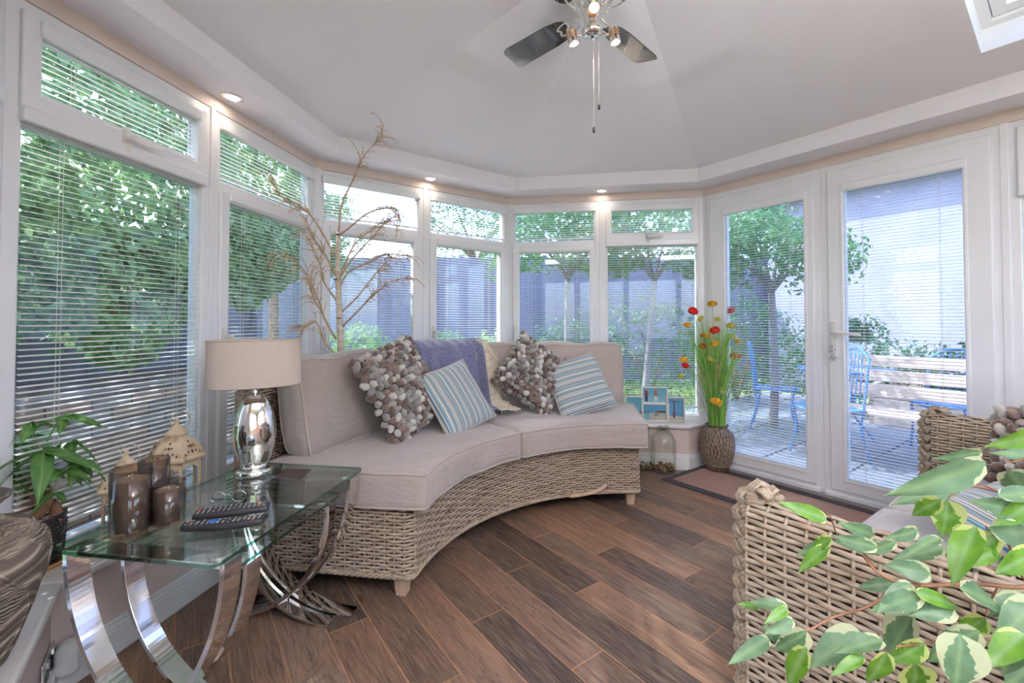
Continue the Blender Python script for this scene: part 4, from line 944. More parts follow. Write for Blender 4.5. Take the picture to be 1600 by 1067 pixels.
def leafmat(name, c1, c2, vein, trans=.3, rough=.4):
    m = mat(name, c1, rough, spec=.5); t = NT(m); v = t.coord('Object'); f = t.noise(v, 30, 2); sp = t.n('SeparateXYZ'); t.l(v, sp.inputs[0])
    ay = t.math('ABSOLUTE', sp.outputs[1]); c = t.ramp(f, [(.35, c1), (.65, c2)]); c = t.mix(t.ramp(ay, [(.0, (.6, .6, .6)), (.0016, (0, 0, 0))]), c, vein)
    w = t.n('TexWave', bands_direction='X'); w.inputs['Scale'].default_value = 38; w.inputs['Distortion'].default_value = 0; mp = t.n('Mapping'); mp.inputs['Rotation'].default_value = (0, 0, 0); cx = t.n('CombineXYZ')
    t.l(t.math('SUBTRACT', sp.outputs[0], ay), cx.inputs[0]); t.l(cx.outputs[0], w.inputs['Vector']); c = t.mix(t.math('MULTIPLY', t.ramp(w.outputs['Fac'], [(.8, (0, 0, 0)), (1, (1, 1, 1))]), .35), c, vein)
    t.color(c); tl = t.n('BsdfTranslucent'); t.l(c, tl.inputs[0]); mx = t.n('MixShader'); mx.inputs[0].default_value = trans
    out = t.t.nodes['Material Output']; t.l(t.b.outputs[0], mx.inputs[1]); t.l(tl.outputs[0], mx.inputs[2]); t.l(mx.outputs[0], out.inputs[0]); return m
M['mt_leaf'] = leafmat('money_tree_leaf', lin(58, 104, 50), lin(88, 136, 66), lin(140, 176, 100)); M['mt_leaf2'] = leafmat('money_tree_young_leaf', lin(104, 158, 66), lin(130, 180, 80), lin(170, 205, 120))
# ------------------------------------------------------------ money tree in black pot
pc = at_z(58, 884, ZSILL); mt_ = thing('money_tree', 'potted money tree with plaited trunk in a black pot on the window sill', 'plant', (pc.x, pc.y, ZSILL))
MB().lathe([(0, 0), (.066, 0), (.072, .006), (.074, .014), (.068, .014), (.066, .006), (0, .006)], 36).obj('saucer', noisy('bamboo_saucer', lin(196, 146, 92), lin(176, 124, 76), 9, .5, stretch=(1, 8, 1)), mt_)
MB().lathe([(.0, .008), (.052, .008), (.056, .012), (.064, .135), (.066, .155), (.067, .160), (.061, .160), (.058, .150), (.057, .140), (0, .140)], 40).obj('pot', M['blackp'], mt_)
b = MB()
for j in range(10):
    for i in range(34):
        a_ = 2 * PI * (i + .5 * (j % 2)) / 34; z_ = .028 + j * .0115; r_ = .0565 + (z_ - .012) * .065; b.ball((r_ * math.cos(a_), r_ * math.sin(a_), z_), .0042, 6, 4, sq=(1, 1, 1))
o = b.obj('woven_relief', M['blackp'], mt_); o['kind'] = 'stuff'
MB().lathe([(.0, .146), (.03, .145), (.057, .141)], 24).obj('soil', noisy('soil', lin(72, 54, 42), lin(48, 36, 30), 120, 1, .8, .006), mt_)
M['bark'] = noisy('trunk_bark', lin(150, 112, 88), lin(104, 76, 58), 14, .85, .5, .006, stretch=(3, 3, .6)); M['gstem'] = noisy('green_stem', lin(96, 130, 66), lin(120, 150, 84), 20, .6)
ct = []
for k in range(4):
    P = []
    for q in np.linspace(0, 1, 16):
        a_ = k * PI / 2 + q * 3.6; r_ = .040 * (1 - q) ** 1.2 + .010; P.append((r_ * math.cos(a_) - .010 * q, r_ * math.sin(a_), .135 + q * .145))
    MB().tube(P, [.019 - .010 * q for q in np.linspace(0, 1, 16) ** .7], 10).obj('trunk', M['bark'], mt_)
crown = []
for i, (px, py, dy, sz, yg, n5) in enumerate(((95, 652, .02, .105, 1, 5), (42, 676, .06, .09, 0, 5), (12, 694, -.02, .10, 0, 6), (68, 705, -.07, .145, 0, 6), (112, 690, .04, .085, 0, 5), (124, 718, -.02, .085, 0, 5), (66, 735, .03, .07, 0, 5), (84, 770, -.03, .06, 0, 3), (30, 720, .06, .09, 0, 5), (88, 700, .08, .08, 1, 4), (50, 660, -.03, .08, 0, 5), (22, 740, -.04, .08, 0, 4), (100, 735, -.05, .08, 0, 5))):
    c = at_y(px, py, pc.y + dy); c = c - Vector((pc.x, pc.y, ZSILL)); crown.append(c)
    st = Vector((-.010 + U(-.01, .01), U(-.01, .01), .27)); md = st.lerp(c, .5) + Vector((0, 0, .02))
    MB().tube(catmull([st, md, c], 6), [.0035] * 6 + [.0022] * 7, 6).obj('leaf_stalk', M['gstem'], mt_)
    out = Vector((c.x + .01, c.y * .6, 0)); out = out.normalized() if out.length > .01 else Vector((0, -1, 0))
    for k in range(n5):
        a_ = math.atan2(out.y, out.x) + (k - (n5 - 1) / 2) * 5.2 / n5 + U(-.15, .15); d = Vector((math.cos(a_), math.sin(a_), U(-.75, .15) if not yg else U(-.35, .25)))
        if (c + d * sz).x + pc.x < -1.60: d.x = abs(d.x)
        me = leaf_mesh('leaf', sz * U(.9, 1.25), sz * U(.17, .22), M['mt_leaf2' if yg and rnd() < .7 else 'mt_leaf'], droop=U(.2, .5), wave=.08, seed=k)
        o = link('leaf', me, None, mt_); aim(o, c, d, U(-.5, .5))
# ------------------------------------------------------------ carved vase
def carved(name, c1, c2, sc=7, dist=12, bs=.6, bd=.006, band=None):
    m = mat(name, c1, .7); t = NT(m); v = t.coord('Object'); w = t.n('TexWave', wave_type='RINGS'); w.inputs['Scale'].default_value = sc; w.inputs['Distortion'].default_value = dist; w.inputs['Detail'].default_value = 1.2; w.inputs['Detail Scale'].default_value = 1.1
    t.l(v, w.inputs['Vector']); w2 = t.n('TexWave', wave_type='BANDS', bands_direction='Z'); w2.inputs['Scale'].default_value = sc * 9; w2.inputs['Distortion'].default_value = 6; t.l(v, w2.inputs['Vector'])
    f = t.mix(t.ramp(t.noise(v, 7, 1), [(.45, (0, 0, 0)), (.55, (.7, .7, .7))]), w.outputs['Color'], w2.outputs['Color']); c = t.ramp(f, [(.1, c1), (.45, c2), (.8, c1)])
    t.color(t.mix(t.math('MULTIPLY', t.noise(v, 40, 4), .4), c, lin(84, 72, 60))); t.bump(f, bs, bd); return m
M['carv'] = carved('carved_vase', lin(90, 80, 70), lin(182, 168, 150), 4.5, 10, .9, .010)
pv = Vector((-1.205, .985, ZSILL)); vs = thing('carved_vase', 'large carved grey-brown wooden vase on the sill, cut by the picture edge', 'vase', pv)
MB().lathe([(0, 0), (.070, 0), (.078, .006), (.092, .04), (.118, .12), (.136, .19), (.142, .235), (.136, .272), (.112, .300), (.078, .316), (.058, .328), (.054, .342), (.062, .358), (.076, .370), (.080, .376), (.076, .379), (.060, .368), (.046, .350), (.046, .33), (0, .30)], 64).obj('body', M['carv'], vs)
b = MB()
for k in range(6):
    P = []
    for q in np.linspace(0, 1, 24):
        z_ = .02 + q * .27; r_ = np.interp(z_, [.006, .04, .12, .19, .235, .272, .300], [.078, .092, .118, .136, .142, .136, .112]); a_ = k * PI / 3 + .35 * math.sin(q * 5 + k); P.append((r_ * math.cos(a_), r_ * math.sin(a_), z_))
    MB().tube(P, .0038, 6).obj('carved_rib', M['carv'], vs)
MB().tube([(.112 * math.cos(a_), .112 * math.sin(a_), .300) for a_ in np.linspace(0, 2 * PI, 48, endpoint=False)], .0035, 6, closed=True).obj('shoulder_ring', M['carv'], vs)
# ------------------------------------------------------------ socket and air freshener on the near wall
a_, d_, n_, L_ = frame_of('near_left'); rzN = math.atan2(d_.y, d_.x)
tmp = isect(v2(0, 0), v2((84 - 800) / F, 1), a_ - n_ * .131, d_); sk_ = (tmp - a_).dot(d_)
p = a_ + d_ * sk_ - n_ * .131
ss = thing('double_socket', 'brushed steel double socket low on the wall under the vase', 'socket', (p.x, p.y, .12), rzN)
MB().box(-.073, .073, -.007, 0, -.043, .043).obj('face_plate', M['steel'], ss, bevel=.003)
for sx in (-1, 1):
    MB().box(sx * .034 - .020, sx * .034 + .020, -.0085, -.006, -.030, .012).obj('socket_insert', M['blackp'], ss, bevel=.001)
    MB().box(sx * .034 - .008, sx * .034 + .008, -.012, -.006, .018, .034).obj('switch', M['steel'], ss, bevel=.001)
af = thing('air_freshener', 'white plug-in air freshener with vent holes in the steel socket', 'freshener', (p.x + d_.x * .034 - n_.x * .010, p.y + d_.y * .034 - n_.y * .010, .10), rzN)
V, Fc = cube_grid(12, 8, 14); P = rounded(V, .034, .030, .048, .026); P[:, 1] -= .030; P[:, 2] += .012; MB().add(P, Fc, True).obj('body', M['white'], af)
for k in range(3): MB().ball((.0, -.057, .012 + k * .013), .0055, 10, 6, sq=(1.6, 1, .7)).obj('vent_hole', M['blackp'], af)
# ------------------------------------------------------------ fan
fc = Vector((.345, 1.90, 0)); cz = ZFAS + (1.636 - abs((Vector((fc.x, fc.y)) - Vector((APEX.x, APEX.y))).length)) * math.tan(math.radians(16)) - .01
FZ0 = 2.325
fan = thing('ceiling_fan', 'chrome ceiling fan with mirror-dark blades and three lit spot lamps', 'fan', (fc.x, fc.y, FZ0), math.radians(0))
M['blade'] = mat('smoked_mirror_blade', (.10, .085, .08, 1), .07, metal=.75, coat=1); BZ = .105; _m = M['blade']
fz = cz - FZ0 + .02
MB().lathe([(.0, fz), (.062, fz), (.060, fz - .025), (.035, fz - .055), (.012, fz - .062), (.012, .27), (.0, .27)], 28).obj('canopy_and_rod', M['chrome'], fan)
MB().lathe([(.0, .285), (.045, .28), (.062, .265), (.066, .22), (.060, .17), (.050, .14), (0, .135)], 32).obj('motor', M['chrome'], fan)
for k in range(22):                       # twisted wire cage round the motor
    P = []
    for q in np.linspace(0, 1, 14):
        a_ = 2 * PI * k / 22 + (q * 1.5 if k % 2 else -q * 1.5); z_ = .30 - q * .20; r_ = .045 + .055 * math.sin(PI * min(1, q * 1.0)) ** .8; P.append((r_ * math.cos(a_), r_ * math.sin(a_), z_))
    MB().tube(P, .0018, 5).obj('cage_wire', M['chrome'], fan)
MB().lathe([(.0, .15), (.040, .15), (.038, .09), (.032, .07), (.032, .055), (.036, .045), (.043, .038), (.046, .025), (.043, .012), (.030, .004), (0, .002)], 36).obj('light_hub', M['chrome'], fan)
MB().lathe([(0, -.002), (.006, -.001), (.006, .01)], 10).obj('chain_outlet', M['blackp'], fan)
ba0 = math.atan2(.34, -.348)
for k in range(4):
    a_ = ba0 - k * PI / 2; ca, sa = math.cos(a_), math.sin(a_); e1 = Vector((ca, sa, 0)); e2 = Vector((-sa, ca, 0)); tl_ = math.radians(13); e2t = e2 * math.cos(tl_) + Vector((0, 0, 1)) * math.sin(tl_); nn = e1.cross(e2t)
    prof2 = [(.13, -.035), (.16, -.052), (.22, -.060), (.46, -.066), (.485, -.058), (.49, -.04), (.49, .04), (.485, .058), (.46, .066), (.22, .060), (.16, .052), (.13, .035)]
    V = []
    for s_ in (-.003, .003): V += [tuple(e1 * r_ + e2t * w_ + nn * s_ + Vector((0, 0, BZ))) for r_, w_ in prof2]
    n12 = len(prof2); b = MB(); b.add(V, [tuple(reversed(range(n12))), tuple(range(n12, 2 * n12))] + [(i, (i + 1) % n12, n12 + (i + 1) % n12, n12 + i) for i in range(n12)])
    bl_ = b.obj('blade', M['blade'], fan, bevel=.001)
    for sg in (-1, 1):
        MB().tube(catmull([e1 * .045 + Vector((0, 0, .125)), e1 * .085 + e2t * sg * .018 + Vector((0, 0, BZ - .01)), e1 * .13 + e2t * sg * .030 + nn * -.006 + Vector((0, 0, BZ)), e1 * .175 + e2t * sg * .018 - nn * .006 + Vector((0, 0, BZ)), e1 * .165 - nn * .006 + Vector((0, 0, BZ))], 6), .0042, 6).obj('blade_bracket', M['chrome'], bl_)
def spot(ang, el, z0, r0=.046, reach=.045, label=None):
    e = Vector((math.cos(ang), math.sin(ang), 0)); R = Matrix.Rotation(el, 4, Vector((-e.y, e.x, 0))); c = e * (r0 + reach) + Vector((0, 0, z0))
    sp = MB().tube([tuple(e * .035 + Vector((0, 0, z0))), tuple(c)], .006, 8).obj('spot_arm', M['chrome'], fan)
    pr = [(.004, .045), (.006, .040), (.012, .036), (.019, .026), (.021, .012), (.021, -.030), (.0225, -.032), (.0225, -.040), (.019, -.040), (.019, -.034), (0, -.034)]
    bb = MB().lathe([(r_, z_) for r_, z_ in pr], 24, tuple(c), rot=R).obj('spot_shade', M['chrome'], fan)
    for k in range(5): MB().tube([tuple(c + (R.to_3x3() @ Vector((.0215 * math.cos(q), .0215 * math.sin(q), -.012 + k * .006)))) for q in np.linspace(0, 2 * PI, 20, endpoint=False)], .0012, 4, closed=True).obj('cooling_rib', M['copper'], bb)
    MB().lathe([(0, -.038), (.0185, -.0395)], 20, tuple(c), rot=R).obj('lamp_face', M['bulb'], bb)
    ld = bpy.data.lights.new('fan_lamp', 'SPOT'); ld.energy = FAN_W; ld.spot_size = 2.2; ld.spot_blend = 1; ld.shadow_soft_size = .02; ld.color = (1, .82, .62)
    lo = bpy.data.objects.new('fan_lamp', ld); COL.objects.link(lo); lo.parent = fan; lo.matrix_local = Matrix.Translation(c + R.to_3x3() @ Vector((0, 0, -.045))) @ R
M['copper'] = mat('copper_tint', (.75, .42, .22, 1), .25, metal=1)
spot(math.radians(190), .25, .0); spot(math.radians(-15), -.15, .0)
spot(math.radians(-95), -1.15, .085, .02, .03)
def chain(px, py0, py1, lab):
    P = at_y(px, py1, fc.y - .01); t0 = at_y(px, py0, fc.y - .01); x, y = P.x - fc.x, P.y - fc.y; z1, z0 = P.z - FZ0, t0.z - FZ0; b = MB(); n_b = int((z0 - z1) / .006)
    for i in range(n_b): b.ball((x, y, z1 + (i + .5) * (z0 - z1) / n_b), .0022, 5, 4)
    b.tube([(x, y, z1), (x, y, z0)], .0008, 4)
    c_ = b.obj('pull_chain', M['steel'], fan); MB().lathe([(0, 0), (.0045, -.002), (.0055, -.010), (.0055, -.022), (.003, -.026), (0, -.026)], 10, (x, y, z1)).obj('chain_weight', M['blackp'], c_)
chain(936, 48, 162, ''); chain(928, 60, 198, '')
# ------------------------------------------------------------ birch twig tree
M['birch'] = noisy('birch_white', lin(216, 204, 190), lin(190, 172, 154), 12, .7, .2, .002, stretch=(1, 1, 4)); M['twig'] = noisy('tan_twig', lin(172, 142, 116), lin(198, 172, 148), 30, .7); M['twigtip'] = noisy('bud_tips', lin(214, 190, 150), lin(196, 150, 96), 60, .5)
TY = 2.60; tb = at_y(533, 560, TY); tr_ = thing('twig_tree', 'bare white birch twig tree behind the curved sofa', 'tree', (tb.x, tb.y, 0)); T0 = Vector((tb.x, tb.y, 0))
def tp(px, py, dy=0): return at_y(px, py, TY + dy) - T0
MB().lathe([(0, 0), (.06, 0), (.065, .01), (.065, .02), (.03, .03), (0, .03)], 28).obj('stand', M['birch'], tr_)
MB().tube([(0, 0, .02)] + [tp(533, 560), tp(530, 480), tp(527, 400), tp(529, 362)], [.024, .019, .017, .014, .011], 12).obj('trunk', M['birch'], tr_)
for q, (px, py) in enumerate(((529, 367), (526, 437), (531, 497))): MB().box(-.012, .012, -.0185, -.012, -.003, .003).obj('bark_scar', M['blackp'], tr_, loc=tp(px, py) + Vector((0, 0, 0)))
BR = [([(529, 362), (534, 320), (552, 280), (568, 245), (585, 225), (596, 212)], .10), ([(596, 214), (597, 205), (598, 196)], 0),
      ([(530, 368), (550, 352), (575, 333), (605, 325), (622, 332), (626, 372)], -.22), ([(532, 432), (550, 405), (575, 378), (600, 350), (618, 338)], .15), ([(530, 450), (545, 425), (580, 408), (600, 398), (640, 398)], -.12),
      ([(533, 488), (560, 462), (585, 430), (610, 405), (638, 398)], .05), ([(535, 510), (560, 485), (590, 455), (615, 438), (645, 436)], -.25), ([(530, 440), (540, 410), (556, 380), (590, 352), (612, 345)], -.05),
      ([(524, 400), (508, 372), (492, 345), (470, 322), (445, 312), (428, 290), (424, 274)], -.28), ([(524, 430), (512, 405), (498, 385), (484, 362), (478, 340)], .05), ([(526, 470), (506, 440), (500, 415), (482, 370)], -.15),
      ([(525, 530), (508, 500), (498, 470), (480, 430), (458, 405), (436, 395)], -.30), ([(522, 525), (505, 492), (486, 455), (478, 412)], -.05), ([(524, 555), (508, 535), (495, 505), (478, 510), (468, 510)], -.2),
      ([(478, 330), (465, 325), (452, 320)], -.28), ([(437, 400), (428, 405), (420, 420)], -.3)]
def twigs(P, n, ln, b, tb_, left):
    for _ in range(n):
        k = random.randint(max(1, len(P) // 3), len(P) - 2); p = Vector(P[k]); d = (Vector(P[k + 1]) - Vector(P[k - 1])).normalized(); d = (d + Vector((U(-.6, .6), U(-.5, .5), U(-.3, .6)))).normalized(); q = [p]; L_ = ln * U(.4, 1.2)
        for s_ in range(5): d = (d + Vector((U(-.25, .25), U(-.2, .2), U(-.25, .12) - .10 * s_))).normalized(); q.append(q[-1] + d * L_ / 5)
        b.tube(q, np.linspace(.0021, .0011, 6), 4)
        for s_ in q[1:]:
            for _k in range(2): e = s_ + Vector((U(-.006, .006), U(-.006, .006), U(-.006, .006))); tb_.ball(tuple(e), .0027, 4, 3)
tb2 = MB(); b3 = MB()
for pts, dy in BR:
    n_ = len(pts); P = catmull([tp(x, y, dy * i / (n_ - 1)) for i, (x, y) in enumerate(pts)], 6)
    MB().tube(P, np.linspace(.0062, .0014, len(P)), 6).obj('branch', M['twig'], tr_); twigs(P, 24 if n_ > 3 else 3, .12, b3, tb2, 0)
o = b3.obj('fine_twigs', M['twig'], tr_); o['kind'] = 'stuff'; o = tb2.obj('bud_tips', M['twigtip'], tr_); o['kind'] = 'stuff'
# ------------------------------------------------------------ mat, flower vase, jars, frames
aD, dd, nD_, _ = frame_of('right')
def onD(s, o, z=0): p = aD + dd * s - nD_ * o; return Vector((p.x, p.y, z))
mp_ = onD(.60, .30); mt2 = thing('door_mat', 'brown pile door mat with a dark border below the glazed doors', 'mat', (mp_.x, mp_.y, 0), math.atan2(dd.y, dd.x))
MB().box(-.60, .60, -.26, .245, .0005, .008).obj('border', noisy('mat_border', lin(66, 62, 68), lin(54, 50, 58), 200, .95, .3, .002), mt2, bevel=.003)
MB().box(-.545, .545, -.205, .195, .008, .014).obj('pile', noisy('mat_pile', lin(170, 138, 126), lin(138, 108, 98), 160, 1, .8, .004, detail=4), mt2, bevel=.003)
fp = at_z(1121, 733, .014); fv = thing('flower_vase', 'brown carved ceramic vase standing on the door mat', 'vase', (fp.x, fp.y, .014))
VP = [(0, 0), (.070, 0), (.078, .008), (.098, .06), (.116, .13), (.122, .19), (.116, .245), (.096, .285), (.074, .302), (.068, .312), (.074, .326), (.080, .330), (.076, .334), (.062, .326), (.058, .30), (0, .28)]
def vase_mat():
    m = mat('carved_ceramic', rough=.5); t = NT(m); v = t.coord('Object'); sp = t.n('SeparateXYZ'); t.l(v, sp.inputs[0]); at = t.math('ARCTAN2', sp.outputs[1], sp.outputs[0]); u = t.math('MULTIPLY', at, 6 / (2 * PI) * 1.0)
    fx = t.math('ABSOLUTE', t.math('SUBTRACT', t.math('FRACT', u), .5)); zz = t.math('MULTIPLY', t.math('SUBTRACT', sp.outputs[2], .15), 3.2); az = t.math('ABSOLUTE', zz)
    dia = t.math('ADD', fx, az); s = t.math('SINE', t.math('MULTIPLY', dia, 40.0)); s2 = t.math('SINE', t.math('MULTIPLY', t.math('SUBTRACT', fx, t.math('MULTIPLY', az, .6)), 28.0)); f = t.math('MAXIMUM', s, t.math('MULTIPLY', s2, .7))
    c = t.ramp(t.math('ADD', t.math('MULTIPLY', f, .5), .5), [(.45, lin(74, 62, 52)), (.72, lin(128, 110, 92)), (.95, lin(168, 150, 128))]); c = t.mix(t.math('MULTIPLY', t.noise(v, 30, 4), .5), c, lin(86, 70, 58)); t.color(c); t.bump(f, .7, .006); return m
MB().lathe(VP, 56).obj('body', vase_mat(), fv)
for z_, r_ in ((.262, .109), (.045, .092)): MB().tube([(r_ * math.cos(q), r_ * math.sin(q), z_) for q in np.linspace(0, 2 * PI, 40, endpoint=False)], .004, 6, closed=True).obj('raised_band', M['carv'], fv)
ar = thing('flower_arrangement', 'tall artificial grass with red, orange and yellow pompom flowers in the carved vase', 'flowers', (fp.x, fp.y, .30)); A0_ = Vector((fp.x, fp.y, .30))
M['blade_g'] = noisy('grass_blade', lin(116, 172, 66), lin(158, 204, 100), 6, .5); M['blade_p'] = noisy('pale_blade', lin(150, 190, 130), lin(176, 208, 150), 6, .5)
b = MB()
def blade(b, base, tip, w, bulge, nrm=None):
    mid = base.lerp(tip, .5) + bulge; P = catmull([base, base.lerp(mid, .55) + bulge * .15, mid, tip], 5); side = (tip - base).cross(Vector((U(-1, 1), U(-1, 1), .2))).normalized(); G = []
    for i, p in enumerate(P): f = i / (len(P) - 1); ww = w * (1 - f) ** .6 * (.6 + .4 * min(1, f * 5)); G.append([tuple(p - side * ww), tuple(p + side * ww)])
    b.grid(G)
for i in range(560):
    a_ = U(0, 2 * PI); r_ = U(0, .052); base = Vector((r_ * math.cos(a_), r_ * math.sin(a_), U(-.0, .02))); h_ = U(.35, .90); sp_ = (U(.02, .19) + (.18 if rnd() < .12 else 0)) * (h_ / .7)
    a2 = a_ + U(-.6, .6); tip = Vector((sp_ * math.cos(a2) + base.x, sp_ * math.sin(a2) + base.y, h_))
    dd_ = (Vector((tip.x + A0_.x, tip.y + A0_.y)) - aD).dot(nD_)
    if dd_ > -.02: tip -= Vector((nD_.x, nD_.y, 0)) * (dd_ + .03)
    blade(b, base, tip, U(.0026, .0048), Vector((-.25 * sp_ * math.cos(a2), -.25 * sp_ * math.sin(a2), .02)))
o = b.obj('grass_blades', M['blade_g'], ar); o['kind'] = 'stuff'
for pts, w_ in (([(1121, 600), (1130, 560), (1150, 600), (1172, 640), (1180, 662)], .006), ([(1118, 560), (1124, 592), (1148, 612), (1175, 650)], .009), ([(1118, 640), (1135, 590), (1160, 572), (1190, 573)], .005), ([(1115, 640), (1100, 560), (1075, 520), (1052, 500)], .004), ([(1110, 650), (1080, 590), (1060, 545), (1052, 535)], .003), ([(1125, 640), (1150, 560), (1165, 520), (1178, 500)], .004), ([(1112, 650), (1095, 640), (1070, 655), (1050, 672)], .003)):
    P = catmull([at_y(x, y, A0_.y - .06 - .03 * k) - A0_ for k, (x, y) in enumerate(pts)], 6); MB().grid([[tuple(p + Vector((-.5, 0, .8)) * w_ * (1 - (i / len(P)) ** 3) * .7), tuple(p - Vector((-.5, 0, .8)) * w_ * (1 - (i / len(P)) ** 3) * .7)] for i, p in enumerate(P)]).obj('arching_blade', M['blade_p'], ar)
FLC = {'r': noisy('red_petals', lin(236, 58, 34), lin(216, 36, 28), 60, .7), 'y': noisy('yellow_petals', lin(238, 196, 70), lin(228, 172, 48), 60, .7), 'p': noisy('pale_yellow_petals', lin(226, 216, 120), lin(208, 200, 96), 60, .7), 'o': noisy('orange_petals', lin(206, 112, 50), lin(180, 90, 40), 60, .7)}
def flower_mesh(key, r):
    b = MB()
    for ring, (el, cnt, rr) in enumerate(((-.35, 12, 1), (.05, 14, 1), (.4, 12, .96), (.75, 9, .9), (1.1, 6, .85), (1.45, 3, .8))):
        for k in range(cnt):
            a_ = 2 * PI * (k + .5 * (ring % 2)) / cnt + U(-.1, .1); d = Vector((math.cos(a_) * math.cos(el), math.sin(a_) * math.cos(el), math.sin(el) * .75)); s_ = Vector((-math.sin(a_), math.cos(a_), 0)); e = d.cross(s_); R_ = r * rr * U(.9, 1.05)
            b.add([tuple(d * R_ * .25), tuple(d * R_ * .85 + s_ * r * .22), tuple(d * R_ + e * r * .05), tuple(d * R_ * .85 - s_ * r * .22)], [(0, 1, 2, 3)])
    b.ball((0, 0, 0), r * .55, 8, 6, sq=(1, 1, .8)); me = b.mesh('flower_head'); me.materials.append(FLC[key]); return me
sb = MB()
for px, py, c_, r_, dy in ((1113, 475, 'y', 15, 0), (1083, 486, 'r', 15, -.02), (1141, 485, 'r', 16, .02), (1095, 498, 'p', 13, .03), (1123, 498, 'p', 14, .04), (1074, 508, 'y', 14, -.05), (1142, 509, 'y', 14, -.03), (1117, 516, 'r', 15, -.08), (1098, 524, 'o', 11, .02), (1104, 525, 'y', 14, -.06), (1144, 525, 'p', 14, .0), (1153, 534, 'y', 15, -.04), (1117, 537, 'y', 15, -.11), (1098, 541, 'o', 12, -.04), (1149, 557, 'r', 16, -.06), (1068, 562, 'y', 14, -.05), (1109, 561, 'p', 12, -.10), (1071, 572, 'r', 15, -.09), (1063, 588, 'p', 13, -.07), (1119, 628, 'y', 17, -.15), (1131, 525, 'r', 9, .02)):
    c = at_y(px, py, A0_.y + dy) - A0_; o = link('flower_head', flower_mesh(c_, r_ * .56 / F * A0_.y), None, ar, c, rot=(U(.1, .8), U(-.4, .4), U(0, 6)))
    base = Vector((c.x * .12, c.y * .12, 0)); sb.tube(catmull([base, base.lerp(c, .55) + Vector((-c.x * .12, -c.y * .12, .04)), c], 6), .0016, 5)
o = sb.obj('flower_stems', M['gstem'], ar); o['kind'] = 'stuff'
b = MB(); b2 = MB()
for i in range(26):
    a_ = U(0, 2 * PI); h_ = U(.3, .75); s_ = U(.08, .26); tip = Vector((s_ * math.cos(a_), -abs(s_ * math.sin(a_)) * .8, h_)); base = Vector((0, 0, 0)); P = catmull([base, base.lerp(tip, .6) + Vector((0, 0, .10)), tip], 6); b.tube(P, .0009, 4)
    for p in P[7:]:
        for _ in range(3): q = p + Vector((U(-.015, .015), U(-.015, .015), U(-.012, .012))); b2.ball(tuple(q), .0034, 5, 4)
o = b.obj('spray_stems', M['gstem'], ar); o['kind'] = 'stuff'; o = b2.obj('spray_beads', noisy('bead_cream', lin(226, 214, 170), lin(196, 130, 60), 40, .5), ar); o['kind'] = 'stuff'
# demijohns with shells
M['jar'] = glass_pane('jar_glass', (.90, .92, .88, 1), 1.8); M['shell'] = noisy('sea_shell', lin(196, 160, 118), lin(104, 76, 56), 40, .5, lo=.4, hi=.6)
JP = [(0, .004), (.075, .004), (.086, .012), (.088, .03), (.088, .20), (.084, .235), (.068, .268), (.044, .288), (.028, .298), (.026, .318), (.032, .322), (.032, .332), (.027, .336), (.022, .334), (.020, .300)]
jars = []
for px, py, lab, s_ in ((1037, 735, 'clear glass demijohn holding shells below the photo frames', 1.0), (1006, 731, 'clear glass demijohn half hidden by the sofa end', .92)):
    p = at_z(px, py, 0); p.x += .0; t = thing('glass_demijohn', lab, 'jar', (p.x, p.y, 0)); MB().lathe([(r_ * s_, z_ * s_) for r_, z_ in JP], 40).obj('glass_body', M['jar'], t)
    for sx in (-1, 1): MB().tube([(sx * .030 * s_ + sx * .017 * s_ * math.sin(q), 0, .312 * s_ + .014 * s_ * math.cos(q)) for q in np.linspace(-.2, 3.3, 14)], .0045 * s_, 7).obj('finger_ring', M['jar'], t)
    b = MB()
    for i in range(150):
        r_ = .078 * s_ * math.sqrt(rnd()); a_ = U(0, 2 * PI); z_ = .012 + rnd() * (.052 - .25 * r_) * s_; R_ = Matrix.Rotation(U(0, 6), 4, 'Z') @ Matrix.Rotation(U(-1.2, 1.2), 4, 'X'); e = U(.007, .014)
        b.lathe([(e, 0), (e * .9, e * .3), (e * .5, e * .55), (0, e * .65)], 6, (r_ * math.cos(a_), r_ * math.sin(a_), z_), sx=1, sy=U(.5, 1), rot=R_)
    o = b.obj('sea_shells', M['shell'], None, (p.x, p.y, 0)); tag(o, 'brown and cream sea shells heaped in the ' + ('demijohn under the photo frames' if s_ == 1 else 'demijohn by the sofa end'), 'shells', kind='stuff')
# photo frames on the rear right sill
M['pframe'] = noisy('photo_frame_white', lin(222, 220, 218), lin(232, 230, 228), 10, .5); M['pframe2'] = noisy('photo_frame_silver', lin(190, 184, 178), lin(206, 200, 194), 10, .4, metal=.3)
def flat(c): return noisy('print_' + '%02x%02x%02x' % c, lin(*c), lin(*[min(255, v + 10) for v in c]), 30, .35)
PC = {}
def pc_(c):
    if c not in PC: PC[c] = flat(c)
    return PC[c]
def poly2(b, pts, y, mi): b.add([(x, y, z) for x, z in pts], [tuple(range(len(pts)))], False, mi)
def photo(name_lab, px, py, w, h, scene, fm, dy=0, rzo=0.0):
    a2, d2, n2, _ = frame_of('rear_right'); rz = math.atan2(d2.y, d2.x) + rzo; hit = isect(v2(0, 0), v2((px - 800) / F, 1), a2 - n2 * (.035 + dy), d2); zc = EYE + (ray(px, py).z / ray(px, py).y) * hit.y; return hit, rz, zc
